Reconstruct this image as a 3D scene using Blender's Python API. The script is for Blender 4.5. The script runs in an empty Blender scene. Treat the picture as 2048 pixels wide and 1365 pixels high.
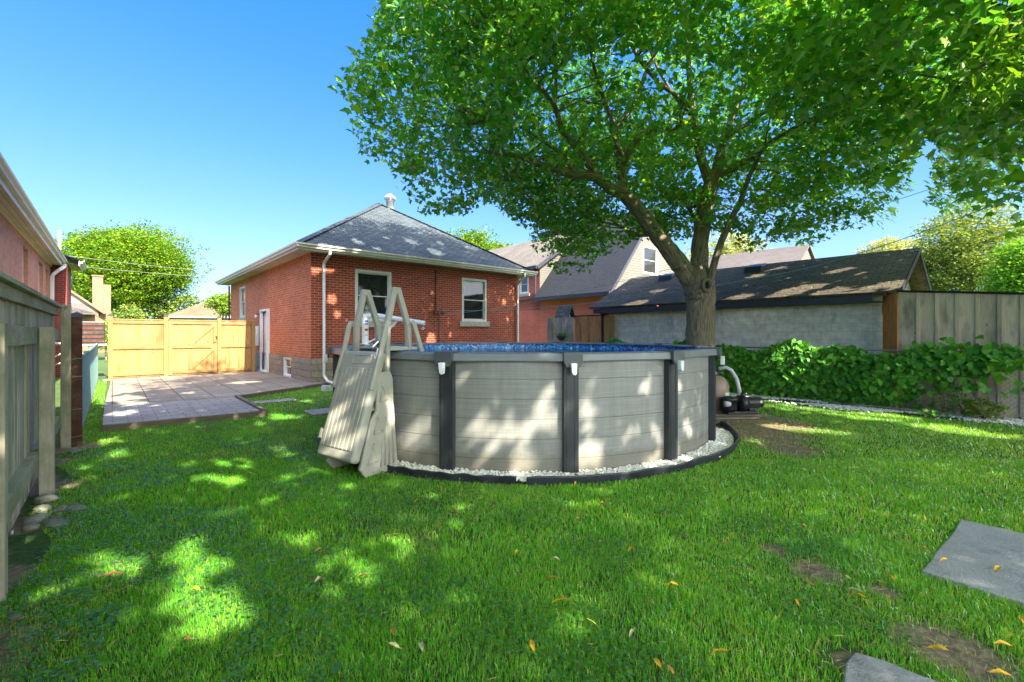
import bpy, math, random
import numpy as np
from mathutils import Vector, Matrix
random.seed(7); rng = np.random.default_rng(7)
C = bpy.context.scene.collection
S = bpy.context.scene
R = math.radians
# ---------------------------------------------------------------- camera, sky, sun, exposure
F, HX, HY, CH = 910.0, 1024.0, 667.0, 1.56          # focal in px of a 2048 wide frame, vanishing point, camera height
cd = bpy.data.cameras.new('camera'); cam = bpy.data.objects.new('camera', cd); C.objects.link(cam)
cam.location = (0, 0, CH); cam.rotation_euler = (R(90), 0, 0)
cd.sensor_width = 36; cd.lens = F/2048*36; cd.shift_y = -(682.5-HY)/2048; cd.clip_end = 1000; cd.clip_start = .05
S.camera = cam
SUN_AZ = np.array([.68, -.733]); SUN_AZ = SUN_AZ/np.linalg.norm(SUN_AZ); EL = R(40)
SUN = np.array([SUN_AZ[0]*math.cos(EL), SUN_AZ[1]*math.cos(EL), math.sin(EL)])
w = bpy.data.worlds.new('World'); S.world = w; w.use_nodes = True
nt = w.node_tree; bg = nt.nodes['Background']
sky = nt.nodes.new('ShaderNodeTexSky'); sky.sky_type = 'NISHITA'; sky.sun_disc = False
sky.sun_elevation = EL; sky.sun_rotation = math.atan2(SUN_AZ[0], SUN_AZ[1])
sky.air_density = 1.0; sky.dust_density = .25; sky.ozone_density = 2.2; sky.altitude = 100
hs = nt.nodes.new('ShaderNodeHueSaturation'); hs.inputs['Saturation'].default_value = 1.9; hs.inputs['Hue'].default_value = .53
gm = nt.nodes.new('ShaderNodeGamma'); gm.inputs[1].default_value = .6
nt.links.new(sky.outputs[0], gm.inputs[0]); nt.links.new(gm.outputs[0], hs.inputs['Color']); bg.inputs[1].default_value = .15
kk = (1.75, 2.7, 5.0)                                  # soft shoulder: x*k/(x+k) per channel keeps the horizon from washing out
sa_ = nt.nodes.new('ShaderNodeVectorMath'); sa_.operation = 'ADD'; sa_.inputs[1].default_value = kk
sm_ = nt.nodes.new('ShaderNodeVectorMath'); sm_.operation = 'MULTIPLY'; sm_.inputs[1].default_value = kk
cap = nt.nodes.new('ShaderNodeVectorMath'); cap.operation = 'DIVIDE'; nt.links.new(sm_.outputs[0], cap.inputs[0]); nt.links.new(sa_.outputs[0], cap.inputs[1])
tm_ = nt.nodes.new('ShaderNodeMix'); tm_.data_type = 'RGBA'; tm_.blend_type = 'MULTIPLY'; tm_.inputs[0].default_value = 1; tm_.inputs[7].default_value = (.88, 1.05, 1.2, 1)
nt.links.new(hs.outputs[0], tm_.inputs[6]); nt.links.new(tm_.outputs[2], sa_.inputs[0]); nt.links.new(tm_.outputs[2], sm_.inputs[0])
tcw = nt.nodes.new('ShaderNodeTexCoord'); dt = nt.nodes.new('ShaderNodeVectorMath'); dt.operation = 'DOT_PRODUCT'; dt.inputs[1].default_value = SUN   # extra glow added round the sun to lift the shade
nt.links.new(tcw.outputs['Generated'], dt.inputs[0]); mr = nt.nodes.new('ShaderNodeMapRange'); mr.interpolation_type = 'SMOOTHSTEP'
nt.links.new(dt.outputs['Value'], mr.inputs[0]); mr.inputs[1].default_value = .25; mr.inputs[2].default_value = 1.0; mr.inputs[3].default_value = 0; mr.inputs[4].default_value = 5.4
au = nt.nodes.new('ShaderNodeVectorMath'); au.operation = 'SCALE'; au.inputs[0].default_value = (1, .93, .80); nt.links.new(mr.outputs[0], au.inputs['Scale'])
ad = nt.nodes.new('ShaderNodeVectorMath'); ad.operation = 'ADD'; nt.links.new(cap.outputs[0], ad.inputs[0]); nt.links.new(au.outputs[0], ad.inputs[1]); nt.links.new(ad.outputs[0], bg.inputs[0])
sl = bpy.data.lights.new('sun', 'SUN'); sl.energy = 3.1; sl.angle = R(.55); sl.color = (1, .91, .75)
so = bpy.data.objects.new('sun', sl); C.objects.link(so)
so.rotation_euler = Vector((-SUN[0], -SUN[1], -SUN[2])).to_track_quat('-Z', 'Y').to_euler(); so.location = (8, -8, 14)
S.view_settings.view_transform = 'Standard'; S.view_settings.look = 'None'; S.view_settings.gamma = 1
S.view_settings.exposure = 2.7
S.render.engine = 'CYCLES'
cy = S.cycles; cy.use_denoising = True; cy.max_bounces = 6; cy.diffuse_bounces = 4; cy.glossy_bounces = 3
cy.transmission_bounces = 4; cy.transparent_max_bounces = 6; cy.sample_clamp_indirect = 6; cy.caustics_reflective = False; cy.caustics_refractive = False
cy.use_adaptive_sampling = True; cy.adaptive_threshold = .01
try: cy.denoising_prefilter = 'ACCURATE'
except Exception: pass

ANG = R(41.3); D2 = Vector((math.cos(ANG), math.sin(ANG), 0)); D1 = Vector((-math.sin(ANG), math.cos(ANG), 0))
def P(px, py, Y): return Vector(((px-HX)/F*Y, Y, CH-(py-HY)/F*Y))
def G(px, py, z=0):
    Y = (CH-z)*F/(py-HY); return Vector(((px-HX)/F*Y, Y, z))
def LA(l, a, z=0): return D2*l + D1*a + Vector((0, 0, z))      # lot coordinates: l across the lots, a into the lot

# ---------------------------------------------------------------- materials
def new_mat(name):
    m = bpy.data.materials.new(name); m.use_nodes = True; n = m.node_tree
    return m, n, n.nodes['Principled BSDF']
def nd(n, t, **kw):
    x = n.nodes.new('ShaderNode'+t)
    for k, v in kw.items():
        if k.startswith('i_'): x.inputs[k[2:].replace('_', ' ')].default_value = v
        else: setattr(x, k, v)
    return x
def c4(c): return (c[0], c[1], c[2], 1)
def mixc(n, fac, a, b, mode='MIX'):
    x = n.nodes.new('ShaderNodeMix'); x.data_type = 'RGBA'; x.blend_type = mode
    for k, v in ((0, fac), (6, a), (7, b)):
        if hasattr(v, 'is_linked') or hasattr(v, 'links'): n.links.new(v, x.inputs[k])
        else: x.inputs[k].default_value = c4(v) if k > 0 else v
    return x.outputs[2]
def ramp(n, src, stops):
    r = n.nodes.new('ShaderNodeValToRGB'); n.links.new(src, r.inputs[0])
    e = r.color_ramp.elements
    while len(e) < len(stops): e.new(.5)
    for q, (p, c) in zip(e, stops): q.position = p; q.color = c4(c) if not isinstance(c, float) else (c, c, c, 1)
    return r.outputs[0]
def noise(n, scale, detail=4, vec=None, rough=.55, map_scale=None, coord='Object'):
    tc = n.nodes.new('ShaderNodeTexCoord'); src = vec or tc.outputs[coord]
    if map_scale:
        mp = n.nodes.new('ShaderNodeMapping'); mp.inputs['Scale'].default_value = map_scale; n.links.new(src, mp.inputs[0]); src = mp.outputs[0]
    x = n.nodes.new('ShaderNodeTexNoise'); x.inputs['Scale'].default_value = scale; x.inputs['Detail'].default_value = detail
    x.inputs['Roughness'].default_value = rough; n.links.new(src, x.inputs['Vector']); return x.outputs['Fac']
def bump(n, b, h, strength=.3, dist=.01):
    x = n.nodes.new('ShaderNodeBump'); x.inputs['Strength'].default_value = strength; x.inputs['Distance'].default_value = dist
    n.links.new(h, x.inputs['Height']); n.links.new(x.outputs[0], b.inputs['Normal'])
def plain(name, col, rough=.5, metal=0, var=.15, scale=6, bmp=.0, bscale=60, dirt=None):
    m, n, b = new_mat(name)
    f = noise(n, scale, 5)
    lo = [c*(1-var) for c in col]; hi = [min(1, c*(1+var)) for c in col]
    col_o = ramp(n, f, [(.3, lo), (.7, hi)])
    if dirt:
        d = ramp(n, noise(n, dirt[1], 6, rough=.7), [(dirt[2], 0.0), (min(.99, dirt[2]+.18), 1.0)])
        col_o = mixc(n, d, col_o, dirt[0])
    n.links.new(col_o, b.inputs['Base Color']); b.inputs['Roughness'].default_value = rough; b.inputs['Metallic'].default_value = metal
    if bmp: bump(n, b, noise(n, bscale, 4), bmp, .01)
    return m
def brickmat(name, c1, c2, mortar, bw, rh, ms, rough=.85, bias=0.0, bmp=.6, dist=.01, stain=None, off=.5, grit=40, freq=2):
    m, n, b = new_mat(name)
    uv = n.nodes.new('ShaderNodeTexCoord').outputs['UV']
    t = n.nodes.new('ShaderNodeTexBrick'); n.links.new(uv, t.inputs['Vector'])
    t.offset = off; t.offset_frequency = freq
    for k, v in (('Color1', c4(c1)), ('Color2', c4(c2)), ('Mortar', c4(mortar)), ('Scale', 1), ('Mortar Size', ms), ('Mortar Smooth', .15), ('Bias', bias), ('Brick Width', bw), ('Row Height', rh)):
        t.inputs[k].default_value = v
    f = noise(n, grit, 4, vec=uv)
    col = mixc(n, 1.0, t.outputs['Color'], ramp(n, f, [(.25, .72), (.75, 1.25)]), 'MULTIPLY')
    big = noise(n, .7, 4, vec=uv)
    col = mixc(n, 1.0, col, ramp(n, big, [(.3, .82), (.7, 1.12)]), 'MULTIPLY')
    if stain:
        d = ramp(n, noise(n, stain[1], 6, vec=uv, rough=.7, map_scale=stain[3] if len(stain) > 3 else (1, 1, 1)), [(stain[2], 0.0), (stain[2]+.15, 1.0)])
        col = mixc(n, d, col, stain[0])
    n.links.new(col, b.inputs['Base Color']); b.inputs['Roughness'].default_value = rough
    h = n.nodes.new('ShaderNodeMath'); h.operation = 'MULTIPLY_ADD'; h.inputs[1].default_value = -1.0
    n.links.new(t.outputs['Fac'], h.inputs[0])
    h2 = n.nodes.new('ShaderNodeMath'); h2.operation = 'MULTIPLY'; h2.inputs[1].default_value = .5; n.links.new(f, h2.inputs[0])
    n.links.new(h2.outputs[0], h.inputs[2])
    bump(n, b, h.outputs[0], bmp, dist)
    return m
def woodmat(name, c1, c2, dark=None, rough=.8, knots=True, along='v', moss=None):
    m, n, b = new_mat(name)
    uv = n.nodes.new('ShaderNodeTexCoord').outputs['UV']
    geo = n.nodes.new('ShaderNodeNewGeometry')
    add = n.nodes.new('ShaderNodeVectorMath'); add.operation = 'ADD'; n.links.new(uv, add.inputs[0])
    sc = n.nodes.new('ShaderNodeVectorMath'); sc.operation = 'SCALE'; sc.inputs[0].default_value = (17, 31, 5); n.links.new(geo.outputs['Random Per Island'], sc.inputs['Scale'])
    n.links.new(sc.outputs[0], add.inputs[1])
    ms = (1, .07, 1) if along == 'v' else (.07, 1, 1)
    g = noise(n, 45, 6, vec=add.outputs[0], map_scale=ms, rough=.7)
    col = ramp(n, g, [(.3, c1), (.7, c2)])
    col = mixc(n, 1.0, col, ramp(n, geo.outputs['Random Per Island'], [(0, .78), (1, 1.2)]), 'MULTIPLY')
    if dark:
        d = ramp(n, noise(n, 2.4, 5, vec=add.outputs[0], map_scale=(1.6, .55, 1) if along == 'v' else (.55, 1.6, 1)), [(.5, 0.0), (.72, .8)])
        col = mixc(n, d, col, dark)
    if knots:
        v = n.nodes.new('ShaderNodeTexVoronoi'); v.inputs['Scale'].default_value = 2.1; mp = n.nodes.new('ShaderNodeMapping'); mp.inputs['Scale'].default_value = (1.5, .8, 1) if along == 'v' else (.8, 1.5, 1)
        n.links.new(add.outputs[0], mp.inputs[0]); n.links.new(mp.outputs[0], v.inputs['Vector'])
        k = ramp(n, v.outputs['Distance'], [(.035, .85), (.075, 0.0)])
        col = mixc(n, k, col, [c*.35 for c in c1])
    if moss:
        d = ramp(n, noise(n, 1.3, 6, rough=.7), [(.45, 0.0), (.62, .75)])
        col = mixc(n, d, col, moss)
    n.links.new(col, b.inputs['Base Color']); b.inputs['Roughness'].default_value = rough
    bump(n, b, g, .5, .006)
    return m
def leafmat(name, cols, trans=.45, rough=.45, gloss=.25, tint=(1.5, 1.25, .35), patch=((.72, .8, .8), (1.3, 1.2, .95))):
    m, n, b = new_mat(name); n.nodes.remove(b); out = n.nodes['Material Output']
    geo = n.nodes.new('ShaderNodeNewGeometry')
    stops = [(i/(len(cols)-1), c) for i, c in enumerate(cols)]
    col = ramp(n, geo.outputs['Random Per Island'], stops)
    pn = noise(n, 1.1, 7, rough=.62)
    col = mixc(n, 1.0, col, ramp(n, pn, [(.3, patch[0]), (.7, patch[1])]), 'MULTIPLY')
    df = nd(n, 'BsdfDiffuse'); tr = nd(n, 'BsdfTranslucent'); gl = nd(n, 'BsdfGlossy', i_Roughness=rough)
    n.links.new(col, df.inputs[0])
    tcol = mixc(n, 1.0, col, tint, 'MULTIPLY'); n.links.new(tcol, tr.inputs[0])
    gl.inputs[0].default_value = (.8, .9, .8, 1)
    m1 = nd(n, 'MixShader', i_Fac=trans); n.links.new(df.outputs[0], m1.inputs[1]); n.links.new(tr.outputs[0], m1.inputs[2])
    fr = nd(n, 'Fresnel', i_IOR=1.4); mm = nd(n, 'Math', operation='MULTIPLY'); n.links.new(fr.outputs[0], mm.inputs[0]); mm.inputs[1].default_value = gloss*3
    m2 = nd(n, 'MixShader'); n.links.new(mm.outputs[0], m2.inputs[0]); n.links.new(m1.outputs[0], m2.inputs[1]); n.links.new(gl.outputs[0], m2.inputs[2])
    n.links.new(m2.outputs[0], out.inputs[0])
    return m
M = {}
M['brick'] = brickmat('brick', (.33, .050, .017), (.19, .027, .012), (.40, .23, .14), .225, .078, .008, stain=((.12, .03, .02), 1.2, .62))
M['brick_side_lit'] = brickmat('brick_side_lit', (.64, .17, .055), (.44, .10, .03), (.56, .31, .19), .225, .078, .008)  # same brick as the front wall, lightened to carry its brighter light
M['brick_pink'] = brickmat('brick_pink', (.66, .31, .19), (.54, .22, .13), (.44, .27, .19), .215, .075, .006)
M['brick_far'] = brickmat('brick_far', (.58, .13, .085), (.48, .095, .065), (.58, .30, .21), .215, .075, .008)
M['brick_bay_shaded'] = brickmat('brick_bay_shaded', (.26, .035, .025), (.19, .025, .02), (.3, .16, .12), .215, .075, .007)  # redder bay brick with its shade mixed into the colour
M['stone'] = brickmat('stone', (.34, .29, .21), (.25, .22, .16), (.18, .16, .12), .42, .205, .012, bmp=1.0, dist=.05, grit=9, stain=((.12, .10, .07), 3, .6))
M['block'] = brickmat('block', (.84, .79, .66), (.77, .73, .61), (.60, .56, .46), .40, .20, .005, bmp=.12, stain=((.38, .38, .31), 1.6, .58, (1.5, .45, 1)), grit=5)
M['shingle'] = brickmat('shingle', (.080, .105, .112), (.044, .060, .067), (.014, .018, .022), .28, .145, .014, bmp=.9, dist=.02, stain=((.12, .14, .15), 5, .66), grit=90)
M['shingle_old'] = brickmat('shingle_old', (.13, .105, .07), (.075, .062, .042), (.010, .010, .008), .28, .13, .010, bmp=.9, dist=.02, stain=((.15, .12, .05), 7, .62), grit=60)
M['shingle_blue'] = brickmat('shingle_blue', (.014, .020, .028), (.009, .012, .018), (.006, .007, .009), .3, .15, .01, bmp=.8, dist=.02, grit=70)
M['shingle_tan'] = brickmat('shingle_tan', (.17, .15, .12), (.13, .115, .09), (.08, .07, .055), .3, .15, .008, bmp=.6, dist=.02, grit=70)
M['shingle_brown'] = brickmat('shingle_brown', (.20, .12, .065), (.15, .09, .05), (.08, .05, .03), .3, .15, .008, bmp=.6, dist=.02, grit=70)
M['shingle_grey'] = brickmat('shingle_grey', (.13, .11, .10), (.10, .09, .08), (.12, .1, .09), .3, .15, .008, bmp=.6, dist=.02, grit=70)
M['siding'] = brickmat('siding', (.155, .145, .125), (.145, .136, .118), (.06, .06, .055), 30, .14, .007, bmp=.9, dist=.02)
M['soffit'] = brickmat('soffit', (.62, .57, .50), (.58, .54, .47), (.26, .23, .19), .1, 30, .006, bmp=.6, off=0)
M['pav_brown'] = brickmat('pav_brown', (.30, .27, .215), (.235, .21, .165), (.08, .055, .04), .6, .6, .010, off=0, bmp=.5, stain=((.17, .12, .09), 2.4, .56), grit=22)
M['pav_grey'] = brickmat('pav_grey', (.34, .32, .29), (.26, .245, .225), (.09, .085, .08), .40, .20, .007, off=.5, bmp=.5, stain=((.17, .17, .16), 1.8, .6), grit=22)
M['blackwood'] = plain('black_trim', (.010, .010, .012), .95, var=.1)
M['brick_tan'] = brickmat('brick_tan', (.26, .165, .10), (.21, .13, .08), (.2, .15, .1), .225, .078, .006)
M['paletrim'] = plain('far_trim', (.27, .25, .21), .6, var=.05)
M['white'] = plain('white_paint', (.74, .74, .70), .45, var=.06, dirt=((.42, .40, .33), 3, .66))
M['trim'] = plain('trim_cream', (.66, .64, .56), .5, var=.07, dirt=((.36, .34, .27), 2.2, .62))
M['trimgreen'] = plain('trim_pale', (.55, .57, .50), .5, var=.08, dirt=((.30, .31, .25), 3, .62))
M['door'] = plain('door_white', (.72, .74, .76), .4, var=.03)
M['darkmetal'] = plain('dark_metal', (.035, .04, .055), .45, var=.2)
M['black'] = plain('black_plastic', (.012, .013, .016), .4, var=.2)
M['galv'] = plain('galvanised', (.55, .56, .57), .35, metal=.8, var=.15)
M['chrome'] = plain('chrome', (.6, .62, .6), .2, metal=1, var=.05)
M['lintel'] = plain('sill_stone', (.36, .36, .29), .9, var=.25, scale=14, bmp=.8, bscale=25)
M['fence_old'] = woodmat('fence_weathered', (.36, .32, .25), (.58, .53, .42), dark=(.17, .15, .11), moss=(.22, .23, .13))
M['fence_rail'] = woodmat('fence_rail', (.32, .29, .21), (.52, .48, .37), dark=(.17, .15, .11), along='u', moss=(.20, .24, .10))
M['fence_new'] = woodmat('fence_new_pine', (.31, .165, .05), (.38, .235, .085), dark=(.24, .105, .03))
M['fence_red'] = woodmat('fence_cedar', (.46, .18, .06), (.68, .34, .13), dark=(.28, .10, .04))
M['fence_right'] = woodmat('fence_grey_wide', (.50, .385, .265), (.70, .575, .42), dark=(.16, .14, .12))
M['wood_orange'] = woodmat('wood_orange', (.66, .24, .05), (.82, .36, .09), dark=(.42, .13, .03))
M['timber'] = woodmat('edging_timber', (.13, .10, .07), (.24, .20, .14), dark=(.07, .055, .04), along='u', knots=False)
M['rust'] = plain('rust_red_wood', (.095, .03, .018), .8, var=.5, scale=9, dirt=((.12, .10, .08), 5, .5), bmp=.5, bscale=30)
M['teal'] = plain('teal_wire', (.14, .26, .24), .5, var=.2)
M['wire'] = plain('steel_wire', (.25, .25, .24), .5, metal=.3, var=.2)
M['cord'] = plain('green_cord', (.22, .50, .38), .6, var=.15)
M['cable'] = plain('power_cable', (.30, .30, .30), .6, var=.1)
M['ladder'] = plain('taupe_plastic', (.41, .395, .335), .42, var=.06, scale=3, dirt=((.30, .27, .20), 2.6, .66), bmp=.08, bscale=180)
M['rimgrey'] = plain('rim_grey', (.20, .215, .22), .35, var=.06, dirt=((.20, .20, .18), 3, .66))
M['capgrey'] = plain('cap_charcoal', (.085, .092, .10), .45, var=.08, bmp=.1, bscale=200)
M['postdark'] = plain('post_charcoal', (.034, .038, .044), .38, var=.15)
M['pipe'] = plain('pipe_white', (.82, .84, .86), .3, var=.02)
M['red'] = plain('label_red', (.55, .05, .03), .5); M['blue'] = plain('label_blue', (.03, .15, .45), .5); M['yellow'] = plain('label_yellow', (.6, .6, .1), .5)
M['tank'] = plain('filter_tank', (.30, .22, .16), .45, var=.1)
M['hose'] = plain('hose_grey', (.55, .57, .58), .5, var=.1)
M['concrete'] = plain('concrete', (.33, .325, .32), .9, var=.16, scale=3, bmp=.7, bscale=70, dirt=((.17, .165, .165), 2.6, .5))
M['rock'] = plain('rock', (.23, .22, .19), .95, var=.3, scale=10, bmp=.8, bscale=30, dirt=((.10, .13, .05), 6, .56))
M['gravel'] = plain('white_gravel', (.80, .78, .70), .85, var=.2, scale=19, bmp=.4, bscale=60)
M['edging'] = plain('black_edging', (.028, .032, .042), .42, var=.4, scale=5, dirt=((.10, .09, .07), 7, .6))
M['thatch'] = plain('dead_twig', (.30, .19, .08), .9, var=.3)
M['deadleaf'] = leafmat('fallen_yellow', [(0.6, 0.384, 0.024), (0.56, 0.32, 0.048), (0.496, 0.416, 0.08), (0.44, 0.24, 0.064)], trans=.3, gloss=.1, tint=(1.2, 1.1, .6))
M['maple'] = leafmat('maple_leaf', [(0.077, 0.299, 0.051), (0.1, 0.352, 0.056), (0.132, 0.413, 0.056), (0.085, 0.311, 0.091), (0.202, 0.475, 0.056), (0.31, 0.517, 0.065)], trans=.5, gloss=.09, tint=(1.8, 1.5, .4))
M['ashleaf'] = leafmat('ash_leaf', [(0.089, 0.25, 0.021), (0.114, 0.291, 0.031), (0.166, 0.343, 0.031)], trans=.5, gloss=.05, tint=(1.8, 1.5, .5))
M['vine'] = leafmat('vine_leaf', [(0.06, 0.237, 0.027), (0.085, 0.304, 0.027), (0.118, 0.372, 0.034), (0.075, 0.287, 0.055), (0.186, 0.439, 0.027)], trans=.3, gloss=.22)
M['shrub'] = leafmat('shrub_leaf', [(.14, .30, .02), (.22, .36, .03), (.30, .40, .05)], trans=.35, gloss=.2)
M['locust'] = leafmat('locust_leaf', [(0.054, 0.177, 0.01), (0.09, 0.231, 0.01), (0.148, 0.286, 0.01), (0.246, 0.34, 0.007), (0.045, 0.163, 0.02)], trans=.35, gloss=.1)
M['fartree'] = leafmat('far_leaf', [(.10, .20, .04), (.15, .25, .05), (.22, .30, .06), (.30, .32, .09)], trans=.3, gloss=.1)
M['paleleaf'] = leafmat('pale_leaf', [(.30, .36, .13), (.42, .42, .18), (.22, .32, .10)], trans=.3, gloss=.1)
M['grass'] = leafmat('grass_blade', [(0.092, 0.408, 0.019), (0.117, 0.506, 0.024), (0.166, 0.602, 0.027), (0.099, 0.458, 0.039), (0.265, 0.627, 0.061), (0.466, 0.627, 0.197)], trans=.4, gloss=.14, tint=(2.9, 1.4, .3), patch=((.68, .82, .9), (1.4, 1.18, .9)))
M['straw'] = leafmat('dry_grass', [(0.338, 0.274, 0.137), (0.402, 0.338, 0.177), (0.274, 0.217, 0.105)], trans=.2, gloss=.05)
M['clover'] = leafmat('clover_leaf', [(0.049, 0.177, 0.026), (0.066, 0.221, 0.036), (0.088, 0.243, 0.053)], trans=.25, gloss=.3)

def glassmat():
    m, n, b = new_mat('window_glass'); b.inputs['Base Color'].default_value = (.018, .02, .02, 1); b.inputs['Roughness'].default_value = .04
    b.inputs['Specular IOR Level'].default_value = .8
    bump(n, b, noise(n, 1.3, 2), .05, .02); return m
M['glass'] = glassmat()
def poolwall():
    m, n, b = new_mat('pool_wall_panel'); uv = n.nodes.new('ShaderNodeTexCoord').outputs['UV']
    g = noise(n, 26, 6, vec=uv, map_scale=(.05, 1.6, 1), rough=.7)
    col = ramp(n, g, [(.3, (.235, .24, .225)), (.7, (.33, .33, .305))])
    sep = n.nodes.new('ShaderNodeSeparateXYZ'); n.links.new(uv, sep.inputs[0])
    a = nd(n, 'Math', operation='SUBTRACT'); n.links.new(sep.outputs[1], a.inputs[0]); a.inputs[1].default_value = .185
    q = nd(n, 'Math', operation='PINGPONG'); n.links.new(a.outputs[0], q.inputs[0]); q.inputs[1].default_value = .109
    ln = ramp(n, q.outputs[0], [(.0015, 1.0), (.0045, 0.0)])
    st = noise(n, 5, 6, vec=uv, map_scale=(1.6, .22, 1), rough=.7); col = mixc(n, 1.0, col, ramp(n, st, [(.3, .80), (.7, 1.12)]), 'MULTIPLY')
    spl = nd(n, 'Math', operation='MULTIPLY_ADD'); n.links.new(noise(n, 9, 6, vec=uv, rough=.75), spl.inputs[0]); spl.inputs[1].default_value = -.38; n.links.new(sep.outputs[1], spl.inputs[2])
    col = mixc(n, ramp(n, spl.outputs[0], [(-.10, .0), (.0, .75)]) if False else ramp(n, spl.outputs[0], [(.0, .55), (.08, 0.0)]), col, (.16, .14, .09))
    col = mixc(n, ln, col, (.08, .08, .075)); n.links.new(col, b.inputs['Base Color'])
    b.inputs['Roughness'].default_value = .42
    h = nd(n, 'Math', operation='MULTIPLY_ADD'); n.links.new(ln, h.inputs[0]); h.inputs[1].default_value = -2; n.links.new(g, h.inputs[2])
    bump(n, b, h.outputs[0], .35, .004); return m
M['poolwall'] = poolwall()
def liner():
    m, n, b = new_mat('pool_liner'); uv = n.nodes.new('ShaderNodeTexCoord').outputs['UV']
    v = n.nodes.new('ShaderNodeTexVoronoi'); v.inputs['Scale'].default_value = 26; n.links.new(uv, v.inputs['Vector'])
    sep = n.nodes.new('ShaderNodeSeparateColor'); n.links.new(v.outputs['Color'], sep.inputs[0])
    col = ramp(n, sep.outputs[0], [(.1, (.01, .10, .42)), (.45, (.02, .26, .72)), (.75, (.07, .42, .85)), (.95, (.40, .70, .95))])
    n.links.new(col, b.inputs['Base Color']); b.inputs['Roughness'].default_value = .35; return m
M['liner'] = liner()
def water():
    m, n, b = new_mat('pool_water'); n.nodes.remove(b); out = n.nodes['Material Output']
    t = nd(n, 'BsdfTransparent'); t.inputs[0].default_value = (.55, .85, .95, 1); g = nd(n, 'BsdfGlossy', i_Roughness=.02)
    bp = nd(n, 'Bump', i_Strength=.25, i_Distance=.02); n.links.new(noise(n, 5, 3), bp.inputs['Height']); n.links.new(bp.outputs[0], g.inputs['Normal'])
    fr = nd(n, 'Fresnel', i_IOR=1.33); n.links.new(bp.outputs[0], fr.inputs['Normal'])
    mx = nd(n, 'MixShader'); n.links.new(fr.outputs[0], mx.inputs[0]); n.links.new(t.outputs[0], mx.inputs[1]); n.links.new(g.outputs[0], mx.inputs[2])
    n.links.new(mx.outputs[0], out.inputs[0]); return m
M['water'] = water()
def bark():
    m, n, b = new_mat('maple_bark'); uv = n.nodes.new('ShaderNodeTexCoord').outputs['UV']
    g = noise(n, 22, 7, vec=uv, map_scale=(1.0, .16, 1), rough=.65)
    g2 = noise(n, 5, 5)
    col = ramp(n, g, [(.36, (.085, .065, .042)), (.52, (.28, .22, .155)), (.72, (.44, .36, .26))])
    col = mixc(n, ramp(n, g2, [(.5, 0.0), (.7, .5)]), col, (.20, .20, .13))
    n.links.new(col, b.inputs['Base Color']); b.inputs['Roughness'].default_value = .95; bump(n, b, g, 1.0, .05); return m
M['bark'] = bark()
DIRT = [((4.25, 8.2), 1.2), ((3.9, 7.0), .7), ((3.75, 6.2), .45), ((-4.5, 3.6), .5), ((-3.9, 3.0), .45), ((-2.75, 2.0), .55), ((-6.0, 6.2), .35), ((2.0, 3.0), .17), ((1.9, 3.3), .11), ((2.25, 2.75), .10), ((2.15, 2.25), .26), ((1.62, 2.15), .12), ((-5.2, 4.7), .4), ((-3.35, 2.85), .3), ((-4.0, 3.7), .3), ((-4.7, 4.6), .3), ((-5.6, 5.5), .3)]
def groundmat():
    m, n, b = new_mat('lawn_soil')
    f = noise(n, 1.6, 6, rough=.65); f2 = noise(n, 18, 4)
    col = ramp(n, f, [(.3, (.035, .085, .012)), (.55, (.06, .115, .018)), (.75, (.13, .12, .045))])
    col = mixc(n, 1.0, col, ramp(n, f2, [(.3, .6), (.7, 1.3)]), 'MULTIPLY')
    tc = n.nodes.new('ShaderNodeTexCoord')
    tot = None
    for (x, y), r in DIRT:
        d = nd(n, 'VectorMath', operation='DISTANCE'); n.links.new(tc.outputs['Object'], d.inputs[0]); d.inputs[1].default_value = (x, y, 0)
        q = nd(n, 'Math', operation='DIVIDE'); n.links.new(d.outputs['Value'], q.inputs[0]); q.inputs[1].default_value = r
        if tot is None: tot = q.outputs[0]
        else:
            mn = nd(n, 'Math', operation='MINIMUM'); n.links.new(tot, mn.inputs[0]); n.links.new(q.outputs[0], mn.inputs[1]); tot = mn.outputs[0]
    ad = nd(n, 'Math', operation='MULTIPLY_ADD'); n.links.new(f, ad.inputs[0]); ad.inputs[1].default_value = -.9; 
    s2 = nd(n, 'Math', operation='ADD'); n.links.new(tot, s2.inputs[0]); s2.inputs[1].default_value = .45; n.links.new(s2.outputs[0], ad.inputs[2])
    k = ramp(n, ad.outputs[0], [(.75, 1.0), (.98, 0.0)])
    soil = ramp(n, f2, [(.3, (.13, .09, .055)), (.7, (.30, .23, .15))])
    col = mixc(n, k, col, soil)
    n.links.new(col, b.inputs['Base Color']); b.inputs['Roughness'].default_value = 1; bump(n, b, f2, .8, .03); return m
M['ground'] = groundmat()

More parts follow.
